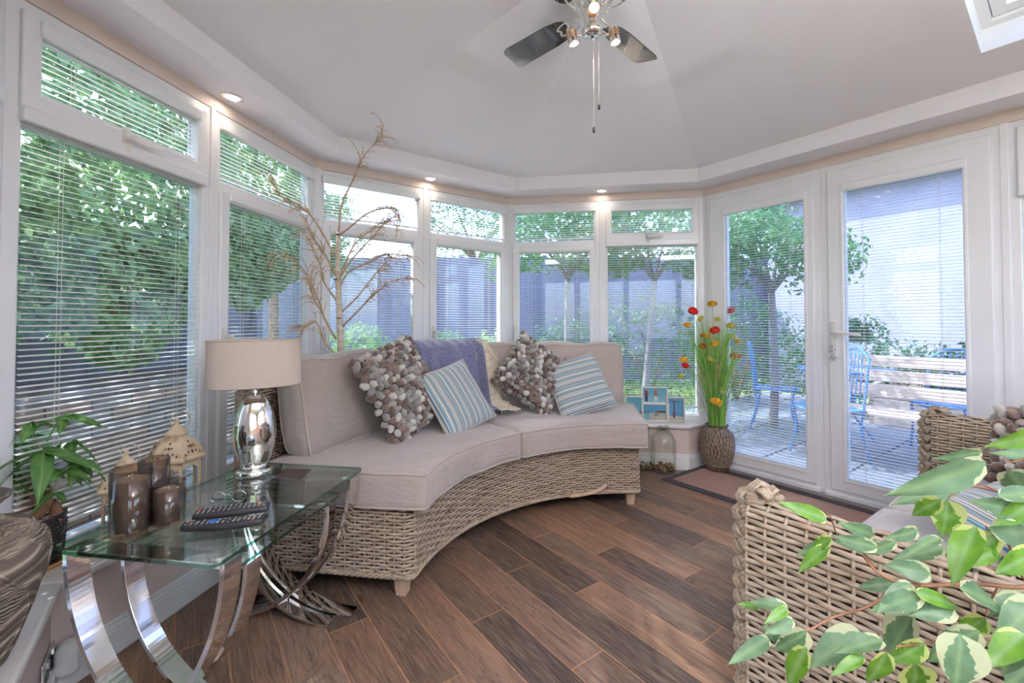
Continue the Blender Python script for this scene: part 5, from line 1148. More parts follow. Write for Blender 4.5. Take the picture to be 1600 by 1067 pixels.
def persons(b, L, spots, mi0):
    for (x, z, s_, cols) in spots:
        ca, cb, sk3 = cols; poly2(b, [(x - .1 * s_, z), (x + .12 * s_, z), (x + .1 * s_, z + .42 * s_), (x - .1 * s_, z + .42 * s_)], -.0024, cb); poly2(b, [(x - .14 * s_, z + .4 * s_), (x + .14 * s_, z + .4 * s_), (x + .11 * s_, z + .8 * s_), (x - .11 * s_, z + .8 * s_)], -.0026, ca)
        poly2(b, [(x + .07 * s_ * math.cos(q), z + .9 * s_ + .09 * s_ * math.sin(q)) for q in np.linspace(0, 2 * PI, 8)[:-1]], -.0028, sk3)
pal = [(120, 196, 220), (150, 210, 222), (112, 176, 220), (226, 214, 196), (150, 50, 60), (40, 60, 100), (214, 140, 110), (70, 90, 50), (250, 250, 250), (110, 80, 60), (190, 120, 110)]
pm = [pc_(c) for c in pal]
def frame_thing(label, px, py, w, h, kind, fm, dy=0, lift=None, grp=None):
    hit, rz, zc = photo(label, px, py, w, h, kind, fm, dy); zb = ZSILL if lift is None else lift
    t = thing('photo_frame', label, 'photo frame', (hit.x, hit.y, zb), rz, rot=(math.radians(-4), 0, rz)); bw = .012
    MB().ring(-w / 2, w / 2, 0, h, bw, -.014, .0).obj('frame', fm, t, bevel=.002); MB().box(-w / 2 + .006, w / 2 - .006, -.003, .003, .006, h - .006).obj('backing', M['pframe'], t)
    if lift is None: MB().box(-.012, .012, .0, .045, 0, .004).obj('stand_foot', M['pframe'], t)
    b = MB(); x0, x1, z0, z1 = -w / 2 + bw, w / 2 - bw, bw, h - bw; W_, H_ = x1 - x0, z1 - z0
    R_ = lambda u0, u1, v0, v1, mi, y=-.0032: poly2(b, [(x0 + W_ * u0, z0 + H_ * v0), (x0 + W_ * u1, z0 + H_ * v0), (x0 + W_ * u1, z0 + H_ * v1), (x0 + W_ * u0, z0 + H_ * v1)], y, mi)
    if kind == 'walk': R_(0, 1, 0, 1, 0); R_(0, 1, 0, .45, 1, -.0034); S = [(.15, .05, .95, (4, 5, 6)), (.55, .05, .95, (10, 8, 6))]
    elif kind == 'beach': R_(0, 1, 0, 1, 2); R_(0, 1, 0, .48, 1, -.0034); R_(.25, 1, 0, .40, 3, -.0036); R_(.5, 1, .48, .60, 7, -.0036); R_(.0, .25, .46, .52, 9, -.0036); S = [(.52, .28, .3, (6, 5, 6)), (.6, .28, .3, (6, 5, 6))]
    elif kind == 'palm':
        R_(0, 1, 0, 1, 2); R_(0, 1, 0, .2, 3, -.0034); R_(.4, .48, .2, .85, 9, -.0036); S = [(.42, .12, .36, (4, 9, 6))]
        for q in np.linspace(.1, 3.0, 6): c0 = (x0 + W_ * .44, z0 + H_ * .84); e0 = (c0[0] + W_ * .42 * math.cos(q), c0[1] + H_ * .16 * math.sin(q) - .004); poly2(b, [c0, (c0[0], c0[1] + .006), e0], -.0038, 7)
    else: R_(0, 1, 0, 1, 0); R_(0, 1, 0, .3, 3, -.0034); R_(.4, 1, .3, .36, 7, -.0036); S = [(.4, .2, .2, (4, 8, 6))]
    b.V = [v * np.array([1, 1, 1]) for v in b.V]
    for (u, v, s_, cc) in S:
        xx = x0 + W_ * u; zz = z0 + H_ * v; n0 = len(b.V); ss_ = H_ * s_; persons(b, 0, [(xx, zz, ss_, cc)], 0)
        for k in range(n0, len(b.V)): b.V[k] = b.V[k] - np.array([0, .0018, 0])
    b.obj('photograph', pm, t); MB().box(x0, x1, -.0085, -.0075, z0, z1).obj('glass', M['clear'], t); return t
k5 = 3.55 / F
frame_thing('photo frame with two people walking on a beach, raised above the others', 1022, 612, 40 * k5, 26 * k5, 'walk', M['pframe'], dy=.012, lift=ZSILL + .135)
frame_thing('white photo frame of a wide beach below the raised frame', 1023, 640, 40 * k5, 28 * k5, 'beach', M['pframe'], dy=.030)
frame_thing('silver upright photo frame with a palm tree', 1054, 634, 28 * k5, 38 * k5, 'palm', M['pframe2'], dy=.030)
frame_thing('narrow silver photo frame partly hidden by the sofa cushion', 990, 634, 26 * k5, 38 * k5, 'sea', M['pframe2'], dy=.030)
# ------------------------------------------------------------ second wicker sofa (arm towards the viewer)
fD = Vector((.809, .588, 0)).normalized(); aDv = Vector((dD.x, dD.y, 0))
O2 = Vector((.572, 1.144, 0)); LEN = 1.86; DEP = .84
s2t = thing('wicker_sofa', 'pale wicker sofa with high arms in front of the glazed doors', 'sofa', O2, math.atan2(fD.y, fD.x))   # local x along the front, local y towards the room centre
def arm(x0, x1, ytop=0.0):
    # closed loop of the arm seen from above, rounded ends
    y1, y0 = 0.0, -DEP; r = (x1 - x0) / 2
    face = lambda xs: None
    path = [Vector((x0, y, 0)) for y in np.linspace(y1 - .02, y0, 20)]
    w = x1 - x0
    prof = [(0, .10), (0, .60), (-.008, .635), (-.024, .655), (-w / 2, .662), (-(w - .024), .655), (-(w - .008), .635), (-w, .60), (-w, .34)]
    # outside face on the right-hand side of the path direction
    return path, prof
for (x0, x1) in ((0, .085), (LEN, LEN - .085)):
    path, prof = arm(x0, x1)
    if x1 > x0: path = path
    else: path = path[::-1]
    w = abs(x1 - x0); prof = [(0, .10), (0, .60), (-.008, .635), (-.024, .655), (-w / 2, .662), (-(w - .024), .655), (-(w - .008), .635), (-w, .60), (-w, .30)]
    weave('arm_weave', s2t, path, prof, stake=.045, amp=.0045, hw=.0062, ht=.0036, mt=M['wick2'])
    xm = (x0 + x1) / 2
    plait('arm_plait', s2t, [(xm, .004, .02)] + [(xm, .006, z) for z in np.linspace(.1, .60, 12)] + [(xm, -.004, .645), (xm, -.03, .672), (xm, -.07, .676)], (.6, .8, 0), w=.023, dep=.015, rs=.0088, pitch=.13, mt=M['wick2'], sub=3)
weave('base_weave', s2t, [Vector((x, -.015, 0)) for x in np.linspace(LEN - .085, .085, 40)], [(0, .10), (0, .30)], stake=.045, amp=.0045, hw=.0062, ht=.0036, mt=M['wick2'])
weave('back_weave', s2t, [Vector((x, -DEP, 0)) for x in np.linspace(.0, LEN, 44)], [(0, .10), (.04, .80), (.03, .835), (-.0, .85), (-.03, .835), (-.04, .80), (-.06, .36)], stake=.045, amp=.0045, hw=.0062, ht=.0036, mt=M['wick2'])
rope('base_rim', s2t, [(LEN, .0, .096), (0.0, 0, .096), (0, -DEP, .096), (LEN, -DEP, .096), (LEN, 0, .096)][:-1], r=.012, rs=.008, pitch=.08, mt=M['wick2'], closed=True)
MB().box(.05, LEN - .05, -DEP + .03, -.03, .26, .295).obj('seat_deck', M['wback'], s2t)
for x in (.05, LEN - .05):
    for y in (-.05, -DEP + .05): link('leg', lm, None, s2t, (x, y, 0), bevel=.003)
def straight_pad(name, par, x0, x1, y0, y1, z0, z1, mt, r=.03, crown=.015, seed=0, tilt=0, pipe=True):
    V, Fc = cube_grid(22, 16, 8); hx, hy, hz = (x1 - x0) / 2, (y1 - y0) / 2, (z1 - z0) / 2; c = np.array([(x0 + x1) / 2, (y0 + y1) / 2, (z0 + z1) / 2])
    def f(P):
        u, v, w = P[:, 0] / hx, P[:, 1] / hy, P[:, 2] / hz; nz = np.array([noise.noise(Vector((p[0] * 5 + seed, p[1] * 5, p[2] * 5))) for p in P]); Q = P.copy(); k = np.clip(1 - u ** 4, 0, 1) * np.clip(1 - (v if hy > hz else w) ** 4, 0, 1)
        if hy > hz: Q[:, 2] += np.where(w > 0, crown * k, 0) + nz * .006
        else: Q[:, 1] += np.where(v > 0, crown * k, 0) + nz * .010 - tilt * (w + 1) / 2
        return Q + c
    o = MB().add(f(rounded(V, hx, hy, hz, r)), Fc, True).obj(name, mt, par)
    if pipe:
        if hy > hz:
            per = [(s, -1, 0) for s in np.linspace(-1, 1, 30)] + [(1, s, 0) for s in np.linspace(-1, 1, 18)[1:]] + [(s, 1, 0) for s in np.linspace(1, -1, 30)[1:]] + [(-1, s, 0) for s in np.linspace(1, -1, 18)[1:-1]]
            for sz in (1, -1): MB().tube(f(rounded(np.array([(a, b_, sz) for a, b_, _ in per]), hx, hy, hz, r)), .0055, 6, closed=True).obj('piping', mt, o)
        else:
            per = [(s, 1, -1) for s in np.linspace(-1, 1, 30)] + [(1, 1, s) for s in np.linspace(-1, 1, 18)[1:]] + [(s, 1, 1) for s in np.linspace(1, -1, 30)[1:]] + [(-1, 1, s) for s in np.linspace(1, -1, 18)[1:-1]]
            MB().tube(f(rounded(np.array(per), hx, hy, hz, r)), .0055, 6, closed=True).obj('piping', mt, o)
    return o
straight_pad('seat_cushion', s2t, .095, LEN / 2 - .003, -.72, -.055, .30, .44, M['sofa_pale'], seed=3)
straight_pad('seat_cushion', s2t, LEN / 2 + .003, LEN - .095, -.72, -.055, .30, .44, M['sofa_pale'], seed=8)
straight_pad('back_cushion', s2t, .10, LEN / 2 - .005, -.74, -.60, .44, .88, M['sofa_pale'], r=.05, tilt=.06, seed=4)
straight_pad('back_cushion', s2t, LEN / 2 + .005, LEN - .10, -.74, -.60, .44, .88, M['sofa_pale'], r=.05, tilt=.06, seed=6)
S2M = Matrix.Translation(O2) @ Matrix.Rotation(math.atan2(fD.y, fD.x), 4, 'Z')
def in_sofa2(o, p, rgt, up):
    r = Vector(rgt).normalized(); u = Vector(up); u = (u - r * r.dot(u)).normalized(); n = r.cross(u); o.matrix_world = S2M @ Matrix(((r.x, u.x, n.x, p[0]), (r.y, u.y, n.y, p[1]), (r.z, u.z, n.z, p[2]), (0, 0, 0, 1)))
c3 = bobble_cushion('grey and brown bobble cushion lying against the far arm of the wicker sofa', s=.20); in_sofa2(c3, (1.34, -.47, .60), (-.1, -1, .05), (.62, 0, 1))
s3 = striped('blue striped cushion lying behind the near arm of the wicker sofa'); in_sofa2(s3, (.80, -.44, .51), (.9, -.4, .1), (.3, .8, .25))
# ------------------------------------------------------------ variegated fig in the foreground
def varieg(name, g1, g2, cream, thr):
    m = mat(name, g1, .35, spec=.5); t = NT(m); v = t.coord('Object'); sp = t.n('SeparateXYZ'); t.l(v, sp.inputs[0]); ay = t.math('ABSOLUTE', sp.outputs[1])
    x = t.math('DIVIDE', sp.outputs[0], .062); hw = t.math('MULTIPLY', t.math('SINE', t.math('MULTIPLY', t.math('MINIMUM', t.math('MAXIMUM', x, .02), .98), PI)), .016); rel = t.math('DIVIDE', ay, t.math('MAXIMUM', hw, .002))
    oi = t.n('ObjectInfo'); off_ = t.n('CombineXYZ'); t.l(t.math('MULTIPLY', oi.outputs['Random'], 40.0), off_.inputs[2]); mp = t.n('Mapping'); t.l(v, mp.inputs[0]); t.l(off_.outputs[0], mp.inputs['Location']); mp.inputs['Scale'].default_value = (1, .6, 1)
    ns = t.noise(mp.outputs[0], 45, 2, .7, 1.2); e = t.math('ADD', rel, t.math('MULTIPLY', t.math('SUBTRACT', ns, .5), 1.6)); msk = t.ramp(e, [(thr, (0, 0, 0)), (thr + .04, (1, 1, 1))])
    gr = t.ramp(t.noise(v, 60, 2), [(.4, g1), (.6, g2)]); gr = t.mix(t.ramp(ay, [(.0, (.5, .5, .5)), (.0012, (0, 0, 0))]), gr, lin(150, 180, 130)); c = t.mix(msk, gr, cream); t.color(c)
    tl = t.n('BsdfTranslucent'); t.l(c, tl.inputs[0]); mx = t.n('MixShader'); mx.inputs[0].default_value = .35; out = t.t.nodes['Material Output']; t.l(t.b.outputs[0], mx.inputs[1]); t.l(tl.outputs[0], mx.inputs[2]); t.l(mx.outputs[0], out.inputs[0]); return m
M['fa'] = varieg('fig_leaf_grey_green', lin(88, 120, 86), lin(106, 138, 102), lin(196, 204, 164), .86); M['fb'] = varieg('fig_leaf_bright', lin(84, 130, 38), lin(106, 150, 50), lin(190, 204, 124), .92)
fig = thing('variegated_fig', 'variegated weeping fig with cream-edged leaves in the right foreground', 'plant', (1.00, .22, 0)); FO = Vector((1.00, .22, 0))
MB().lathe([(0, 0), (.11, 0), (.12, .01), (.15, .24), (.158, .27), (.150, .275), (.142, .25), (0, .24)], 36).obj('pot', noisy('terracotta', lin(180, 110, 80), lin(164, 96, 70), 12, .8), fig)
MB().lathe([(0, .252), (.143, .248)], 24).obj('soil', noisy('fig_soil', lin(70, 52, 42), lin(50, 38, 30), 80, 1), fig)
M['figbark'] = noisy('fig_bark', lin(150, 104, 78), lin(122, 86, 66), 30, .7, .2, .002)
for k in range(3): MB().tube(catmull([(.02 * math.cos(k * 2.1), .02 * math.sin(k * 2.1), .24), (.03 * math.cos(k * 2.1 + 1), .03 * math.sin(k * 2.1 + 1), .5), (-.04 + .02 * k, .06 + .02 * k, .78), (-.06 + .05 * k, .12 + .03 * k, .98 - .06 * k)], 8), .009, 8).obj('trunk', M['figbark'], fig)
def fp_(px, py, y): return at_y(px, py, y) - FO
BRF = [([(1700, 900), (1600, 917), (1520, 912), (1440, 915), (1400, 908), (1370, 893), (1348, 868)], .62, .0032), ([(1440, 915), (1380, 935), (1350, 950), (1300, 965), (1255, 985), (1210, 960), (1185, 945)], .62, .0022),
       ([(1600, 770), (1560, 768), (1520, 760), (1495, 768), (1482, 778)], .62, .0018), ([(1560, 768), (1530, 755), (1505, 748)], .62, .0014), ([(1640, 700), (1590, 720), (1570, 722)], .6, .0016), ([(1370, 893), (1350, 865), (1330, 855), (1310, 840), (1298, 808), (1290, 798)], .64, .0013),
       ([(1600, 905), (1575, 850), (1545, 828), (1540, 822)], .62, .0020), ([(1560, 915), (1545, 945), (1540, 965)], .62, .0014), ([(1700, 1010), (1600, 1000), (1500, 1000), (1450, 1005), (1400, 1010)], .60, .002), ([(1430, 912), (1410, 930), (1400, 950)], .62, .0013)]
for pts, y_, r_ in BRF: P = catmull([fp_(x, y, y_ + .02 * math.sin(i)) for i, (x, y) in enumerate(pts)], 6); MB().tube(P, np.linspace(r_, r_ * .5, len(P)), 7).obj('branch', M['figbark'], fig)
MB().tube(catmull([(-.0, .15, .92), fp_(1700, 900, .62)], 4), .004, 7).obj('branch', M['figbark'], fig)
# leaves: base pixel, tip pixel, half width px, kind, depth offset at the tip
LF = [(1505, 750, 1402, 788, 16, 'a'), (1540, 722, 1398, 784, 24, 'a'), (1470, 780, 1422, 808, 14, 'b'), (1480, 780, 1476, 842, 24, 'b'), (1535, 705, 1462, 722, 11, 'a'), (1640, 672, 1545, 704, 16, 'b'), (1660, 720, 1565, 702, 13, 'a'),
      (1575, 735, 1620, 788, 22, 'a'), (1560, 775, 1660, 765, 14, 'a'), (1600, 800, 1522, 784, 18, 'a'), (1620, 780, 1560, 825, 18, 'b'), (1545, 826, 1640, 838, 22, 'a'), (1525, 822, 1480, 912, 21, 'b'), (1560, 835, 1495, 890, 18, 'b'), (1560, 862, 1496, 885, 11, 'b'),
      (1475, 855, 1392, 872, 14, 'a'), (1470, 840, 1412, 862, 10, 'a'), (1434, 828, 1388, 845, 12, 'a'), (1400, 846, 1345, 870, 10, 'a'), (1292, 812, 1220, 782, 12, 'b'), (1298, 842, 1245, 872, 10, 'a'), (1300, 840, 1262, 862, 10, 'b'), (1296, 854, 1240, 892, 12, 'b'), (1372, 856, 1300, 838, 12, 'a'),
      (1366, 836, 1318, 820, 12, 'a'), (1380, 856, 1310, 848, 12, 'a'), (1455, 897, 1385, 882, 16, 'a'), (1402, 910, 1336, 918, 11, 'a'), (1425, 912, 1372, 955, 14, 'a'), (1440, 928, 1362, 958, 16, 'a'), (1490, 950, 1425, 960, 19, 'a'), (1430, 925, 1520, 952, 12, 'b'), (1560, 925, 1610, 955, 22, 'a'), (1500, 920, 1590, 950, 20, 'a'),
      (1425, 960, 1380, 1030, 27, 'a'), (1348, 990, 1262, 1035, 25, 'a'), (1254, 1012, 1196, 985, 20, 'a'), (1260, 985, 1210, 1025, 22, 'a'), (1260, 1012, 1222, 1080, 16, 'b'), (1232, 950, 1165, 935, 11, 'a'), (1230, 950, 1196, 972, 8, 'b'), (1202, 998, 1138, 1034, 12, 'a'), (1186, 948, 1155, 942, 6, 'b'), (1240, 968, 1198, 992, 10, 'a'),
      (1380, 1000, 1305, 1012, 15, 'a'), (1350, 1025, 1298, 1052, 9, 'b'), (1385, 1018, 1358, 1080, 17, 'b'), (1445, 1005, 1388, 1040, 17, 'b'), (1430, 1035, 1432, 1090, 28, 'b'), (1530, 985, 1445, 1040, 22, 'a'), (1500, 990, 1500, 1085, 36, 'a'), (1590, 985, 1560, 1060, 22, 'a'), (1600, 990, 1540, 1040, 20, 'b'), (1640, 960, 1560, 985, 20, 'a'),
      (1600, 1005, 1640, 1060, 24, 'b'), (1590, 880, 1650, 905, 22, 'a'), (1620, 860, 1560, 900, 20, 'b'), (1600, 930, 1540, 960, 16, 'a'), (1620, 1030, 1570, 1075, 20, 'a'), (1540, 965, 1490, 1000, 16, 'b'), (1620, 940, 1560, 1000, 24, 'a')]
for i, (x0, y0, x1, y1, hw_, kd) in enumerate(LF):
    yb = .62 + U(-.05, .04) - .02 * (y0 > 960); p0 = fp_(x0, y0, yb); p1 = fp_(x1, y1, yb + U(-.03, .025)); L_ = (p1 - p0).length; W_ = hw_ / F * yb
    o = link('leaf', leaf_mesh('leaf', .062, .062 * W_ / max(L_, .01) * 1.05, M['f' + kd], seg=9, fold=.28, droop=.16, wave=.07, seed=i), None, fig)
    d = (p1 - p0).normalized(); vw = Vector((0, 0, EYE)) - FO - p0; y_ = vw.normalized().cross(d).normalized(); z_ = d.cross(y_).normalized(); ro = U(-.6, .6); y2 = y_ * math.cos(ro) + z_ * math.sin(ro); z2 = d.cross(y2)
    if z2.z < -.2 and kd == 'a': y2, z2 = -y2, -z2
    k = L_ / .062; o.matrix_local = Matrix(((d.x * k, y2.x * k, z2.x * k, p0.x), (d.y * k, y2.y * k, z2.y * k, p0.y), (d.z * k, y2.z * k, z2.z * k, p0.z), (0, 0, 0, 1)))
# ------------------------------------------------------------ garden
GZ = -.12
M['lawn'] = noisy('lawn_ground', lin(122, 144, 86), lin(146, 166, 104), 3, .95, .3, .02); M['soilg'] = noisy('bed_soil', lin(84, 68, 56), lin(58, 48, 42), 14, 1, .6, .02)
gd = MB().box(-30, 30, -12, 40, GZ - .3, GZ - .02).obj('ground', M['lawn']); gd['kind'] = 'structure'
def in_frame(k, s, o, z=0):
    a, d, n, L = frame_of(k); p = a + d * s + n * o; return Vector((p.x, p.y, z))
# lawn grass near the rear windows
b = MB()
for i in range(16000):
    x = U(-3.4, 3.4); y = U(4.4, 9.4)
    h = U(.03, .07); a_ = U(0, 6.3); w = .008; b.add([(x - w * math.cos(a_), y - w * math.sin(a_), GZ - .02), (x + w * math.cos(a_), y + w * math.sin(a_), GZ - .02), (x + U(-.03, .03), y + U(-.03, .03), GZ + h)], [(0, 1, 2)])
o = b.obj('lawn_grass', noisy('lawn_blades', lin(132, 164, 86), lin(160, 188, 108), 4, .8)); tag(o, 'sunlit green lawn beyond the rear windows', 'grass', kind='stuff')
# patio slabs outside the doors
M['slab'] = mat('patio_slab', rough=.8); _t = NT(M['slab']); _oi = _t.n('ObjectInfo'); _c = _t.ramp(_oi.outputs['Random'], [(0, lin(118, 126, 142)), (.5, lin(132, 140, 154)), (1, lin(108, 116, 134))]); _t.color(_t.mix(_t.math('MULTIPLY', _t.noise(_t.coord('Object'), 9, 4), .5), _c, lin(120, 122, 130))); _t.bump(_t.noise(_t.coord('Object'), 30, 4), .3, .004)
pg = struct('patio'); me = MB().box(-.292, .292, -.292, .292, -.04, 0).mesh('slab'); me.materials.append(M['slab']); aR, dR, nR, LR = frame_of('right'); rzR = math.atan2(dR.y, dR.x)
MB().box(-1.0, 3.7, .13, 4.9, -.06, -.035).obj('bedding', M['soilg'], pg, (aR.x, aR.y, GZ + .02), rzR)
for i in range(-3, 6):
    for j in range(8): q = in_frame('right', .3 + i * .6, .45 + j * .6, GZ + .02 + U(-.002, .002)); link('slab', me, None, pg, q, rzR, bevel=.004, seg=1)
# raised brick bed with ivy along the left windows
M['brick'] = mat('bed_brick', rough=.9); _t = NT(M['brick']); _oi = _t.n('ObjectInfo'); _c = _t.ramp(_oi.outputs['Random'], [(0, lin(168, 128, 116)), (.3, lin(150, 148, 150)), (.5, lin(180, 146, 130)), (.7, lin(132, 128, 132)), (.85, lin(172, 166, 160))], 'CONSTANT'); _t.color(_t.mix(_t.math('MULTIPLY', _t.noise(_t.coord('Object'), 25, 5), .6), _c, lin(120, 110, 106))); _t.bump(_t.noise(_t.coord('Object'), 40, 4), .6, .006)
M['mortar'] = noisy('mortar', lin(120, 114, 110), lin(100, 96, 94), 40, 1)
def brickwall(name, label, k, s0, s1, o, zt, th=.11):
    a, d, n, L = frame_of(k); rz = math.atan2(d.y, d.x); c = in_frame(k, s0, o, GZ); t = thing(name, label, 'wall', c, rz); L_ = s1 - s0
    MB().box(0, L_, .008, th, 0, zt - GZ - .01).obj('mortar_core', M['mortar'], t); me = MB().box(-.112, .112, 0, .09, -.034, .034).mesh('brick'); me.materials.append(M['brick']); R = int((zt - GZ) / .078)
    for r in range(R):
        for i in range(int(L_ / .234)):
            o_ = link('brick', me, None, t, (.117 + i * .234 + (.117 if r % 2 else 0), U(-.003, .004), .038 + r * .078), U(-.01, .01))
            if .117 + i * .234 + (.117 if r % 2 else 0) > L_ - .1: o_.scale.x = .5; o_.location.x -= .06
    return t
brickwall('brick_bed_wall', 'low weathered brick bed wall below the ivy outside the left windows', 'left', -.6, 3.6, 1.15, .70)
o = MB().box(-.6, 3.6, 1.26, 2.3, GZ, .66).obj('ivy_bed', M['soilg'], None, (P0.x, P0.y, 0), math.atan2(*(LA - P0).normalized().yx)); o['kind'] = 'structure'
def fence(name, label, p, q, z0, z1, bw=.14, col='fence', gap=.0015, face=1):
    d = (q - p); L = d.length; d.normalize(); t = thing(name, label, 'fence', (p.x, p.y, z0), math.atan2(d.y, d.x)); me = MB().box(-bw / 2 + gap / 2, bw / 2 - gap / 2, -.010, .010, 0, z1 - z0).mesh('board'); me.materials.append(M[col])
    for i in range(int(L / bw)): link('board', me, None, t, (bw / 2 + i * bw, U(-.006, .006), U(-.01, .01)), U(-.01, .01))
    for z_ in (.3, z1 - z0 - .3): MB().box(0, L, .012, .05, z_ - .04, z_ + .04).obj('rail', M[col], t)
    for i in range(int(L / 1.8) + 1): MB().box(i * 1.8 - .05, i * 1.8 + .05, .01, .11, 0, z1 - z0 + .05).obj('post', M[col], t)
    return t
M['fence'] = mat('fence_board', rough=.85); _t = NT(M['fence']); _oi = _t.n('ObjectInfo'); _c = _t.ramp(_oi.outputs['Random'], [(0, lin(122, 122, 146)), (.5, lin(138, 138, 162)), (1, lin(110, 110, 136))]); _t.color(_t.mix(_t.math('MULTIPLY', _t.noise(_t.coord('Object', (12, 12, 1)), 4, 4), .5), _c, lin(98, 94, 112)))
fence('garden_fence', 'dark ivy-side timber fence outside the left windows', in_frame('left', 3.9, 2.35).xy, in_frame('left', -1.2, 2.35).xy, GZ, 1.9)
fence('garden_fence', 'long weathered grey-lilac fence at the back of the lawn', v2(-6.5, 9.6), v2(6.6, 9.6), GZ, 2.5)
fence('garden_fence', 'grey-lilac fence along the far side of the patio', v2(6.6, 9.5), in_frame('right', 4.4, 5.0).xy, GZ, 2.7)
# neighbour's house behind the patio
nh = thing('neighbouring_house', 'pale rendered house beyond the patio fence', 'house', in_frame('right', 3.6, 6.4, GZ), rzR); M['render'] = noisy('lilac_render', lin(150, 148, 172), lin(160, 158, 182), 2, .9)
MB().box(-6.0, 2.6, 0, 4, 0, 3.6).obj('walls', M['render'], nh); MB().add([(-6.3, -.3, 3.6), (2.9, -.3, 3.6), (2.9, 4.3, 3.6), (-6.3, 4.3, 3.6), (-6.3, 2, 5.4), (2.9, 2, 5.4)], [(0, 1, 5, 4), (2, 3, 4, 5), (0, 4, 3), (1, 2, 5), (3, 2, 1, 0)]).obj('roof', noisy('slate_roof', lin(104, 100, 112), lin(88, 86, 98), 8, .8, stretch=(1, 1, 6)), nh)
# foliage ------------------------------------------------------------
def leafy(name, c1, c2, tr=.35):
    m = mat(name, c1, .5); t = NT(m); c = t.ramp(t.noise(t.coord('Object'), 7, 4, .7), [(.35, c1), (.65, c2)]); t.color(c); tl = t.n('BsdfTranslucent'); t.l(c, tl.inputs[0]); mx = t.n('MixShader'); mx.inputs[0].default_value = tr
    out = t.t.nodes['Material Output']; t.l(t.b.outputs[0], mx.inputs[1]); t.l(tl.outputs[0], mx.inputs[2]); t.l(mx.outputs[0], out.inputs[0]); return m
M['ivy'] = leafy('ivy_leaf', lin(92, 138, 88), lin(158, 190, 128)); M['shrub'] = leafy('shrub_leaf', lin(136, 172, 104), lin(176, 204, 134)); M['dark'] = leafy('evergreen_leaf', lin(56, 100, 74), lin(92, 136, 92)); M['treeleaf'] = leafy('tree_leaf', lin(74, 124, 80), lin(120, 164, 110))
def cloud(name, fn, n, size, mt, parent=None, seed=0):
    """n small folded leaves; fn() gives a point and an outward direction"""
    rs = np.random.RandomState(seed + 3); P = np.empty((n, 3)); D = np.empty((n, 3))
    for i in range(n): p, d = fn(); P[i] = p; D[i] = d
    D += rs.normal(0, .55, D.shape); D /= np.linalg.norm(D, axis=1, keepdims=True); A = np.cross(D, rs.normal(0, 1, D.shape)); A /= np.linalg.norm(A, axis=1, keepdims=True); B = np.cross(D, A); s = size * rs.uniform(.6, 1.3, (n, 1))
    V = np.stack([P - A * s, P + B * s * .5 - A * s * .1 + D * s * .15, P + A * s, P - B * s * .5 - A * s * .1 + D * s * .15], 1).reshape(-1, 3); F_ = [(4 * i, 4 * i + 1, 4 * i + 2, 4 * i + 3) for i in range(n)]
    o = MB().add(V, F_).obj(name, mt, parent); o['kind'] = 'stuff'; return o
aL, dL, nL, LL = frame_of('left')
def ivy_fn(s0, s1):
    def f():
        s = U(s0, s1); z = U(.30, 3.1); k = .5 + .5 * noise.noise(Vector((s * 1.3, z * 1.2, 3))); bul = (.62 + .35 * math.sin(z * 1.1)) * (.5 + k); o_ = 2.15 - bul + U(-.12, .05)
        low = .78 + .35 * noise.noise(Vector((s * 1.7, 0, 9))) + .30 * max(0, s - .8)
        if z < low: z = low + U(0, .9)
        p = aL + dL * s + nL * o_; return (p.x, p.y, z), (-nL.x, -nL.y, .5)
    return f
o = cloud('ivy', ivy_fn(-1.0, 3.7), 24000, .048, M['ivy'], seed=1); tag(o, 'dense green ivy hedge spilling over the brick bed outside the left windows', 'hedge', kind='stuff')
def ball_fn(c, r, sq=(1, 1, 1), lump=.25, sd=0):
    def f():
        while True:
            v = Vector((U(-1, 1), U(-1, 1), U(-1, 1)))
            if .05 < v.length < 1: break
        d = v.normalized(); k = (1 + lump * noise.noise(d * 2.2 + Vector((sd, 0, 0))) * 2) * (U(.55, 1.0) ** .4); return (c[0] + d.x * r * k * sq[0], c[1] + d.y * r * k * sq[1], c[2] + d.z * r * k * sq[2]), tuple(d)
    return f
def shrub(x, y, r, h, mt, label, n=2600, size=.035, grp='shrubs along the back fence'):
    t = thing('garden_shrub', label, 'shrub', (x, y, GZ - .02), group=grp); b = MB()
    for k in range(5): a_ = k * 1.26; b.tube([(0, 0, 0), (.3 * r * math.cos(a_), .3 * r * math.sin(a_), h * .5)], .012, 5)
    b.obj('stems', M['bark'], t); cloud('foliage', ball_fn((0, 0, h * .52), r, (1, .8, h * .55 / r), sd=x), n, size, mt, t, int(x * 10) + 50)
shl = ('yellow-green shrub at the back of the lawn', 'dark evergreen shrub by the back fence')
for i, (x, y, r, h, m_, l_) in enumerate(((-2.6, 7.6, .7, 1.1, 'shrub', 'bright green shrub seen through the window behind the twig tree'), (-1.35, 7.8, .75, 1.0, 'shrub', 'bright green shrub behind the twig tree trunk, right of its neighbour'), (-.35, 7.4, .65, .95, 'shrub', 'bright green shrub beyond the window behind the throw'), (1.0, 7.6, .8, 1.3, 'dark', 'dark evergreen shrub beside the pale forked tree'), (2.2, 7.2, .9, 1.5, 'dark', 'dark evergreen shrub between the two slender trees'), (3.5, 7.0, .9, 1.6, 'dark', 'dark evergreen shrub behind the window with the photo frames'), (4.6, 6.2, .8, 1.2, 'dark', 'dark evergreen shrub beyond the left glazed door'))):
    shrub(x, y, r, h, M[m_], l_)
M['gbark'] = noisy('garden_trunk_bark', lin(150, 144, 144), lin(122, 116, 118), 9, .9, .4, .006, stretch=(1, 1, .3))
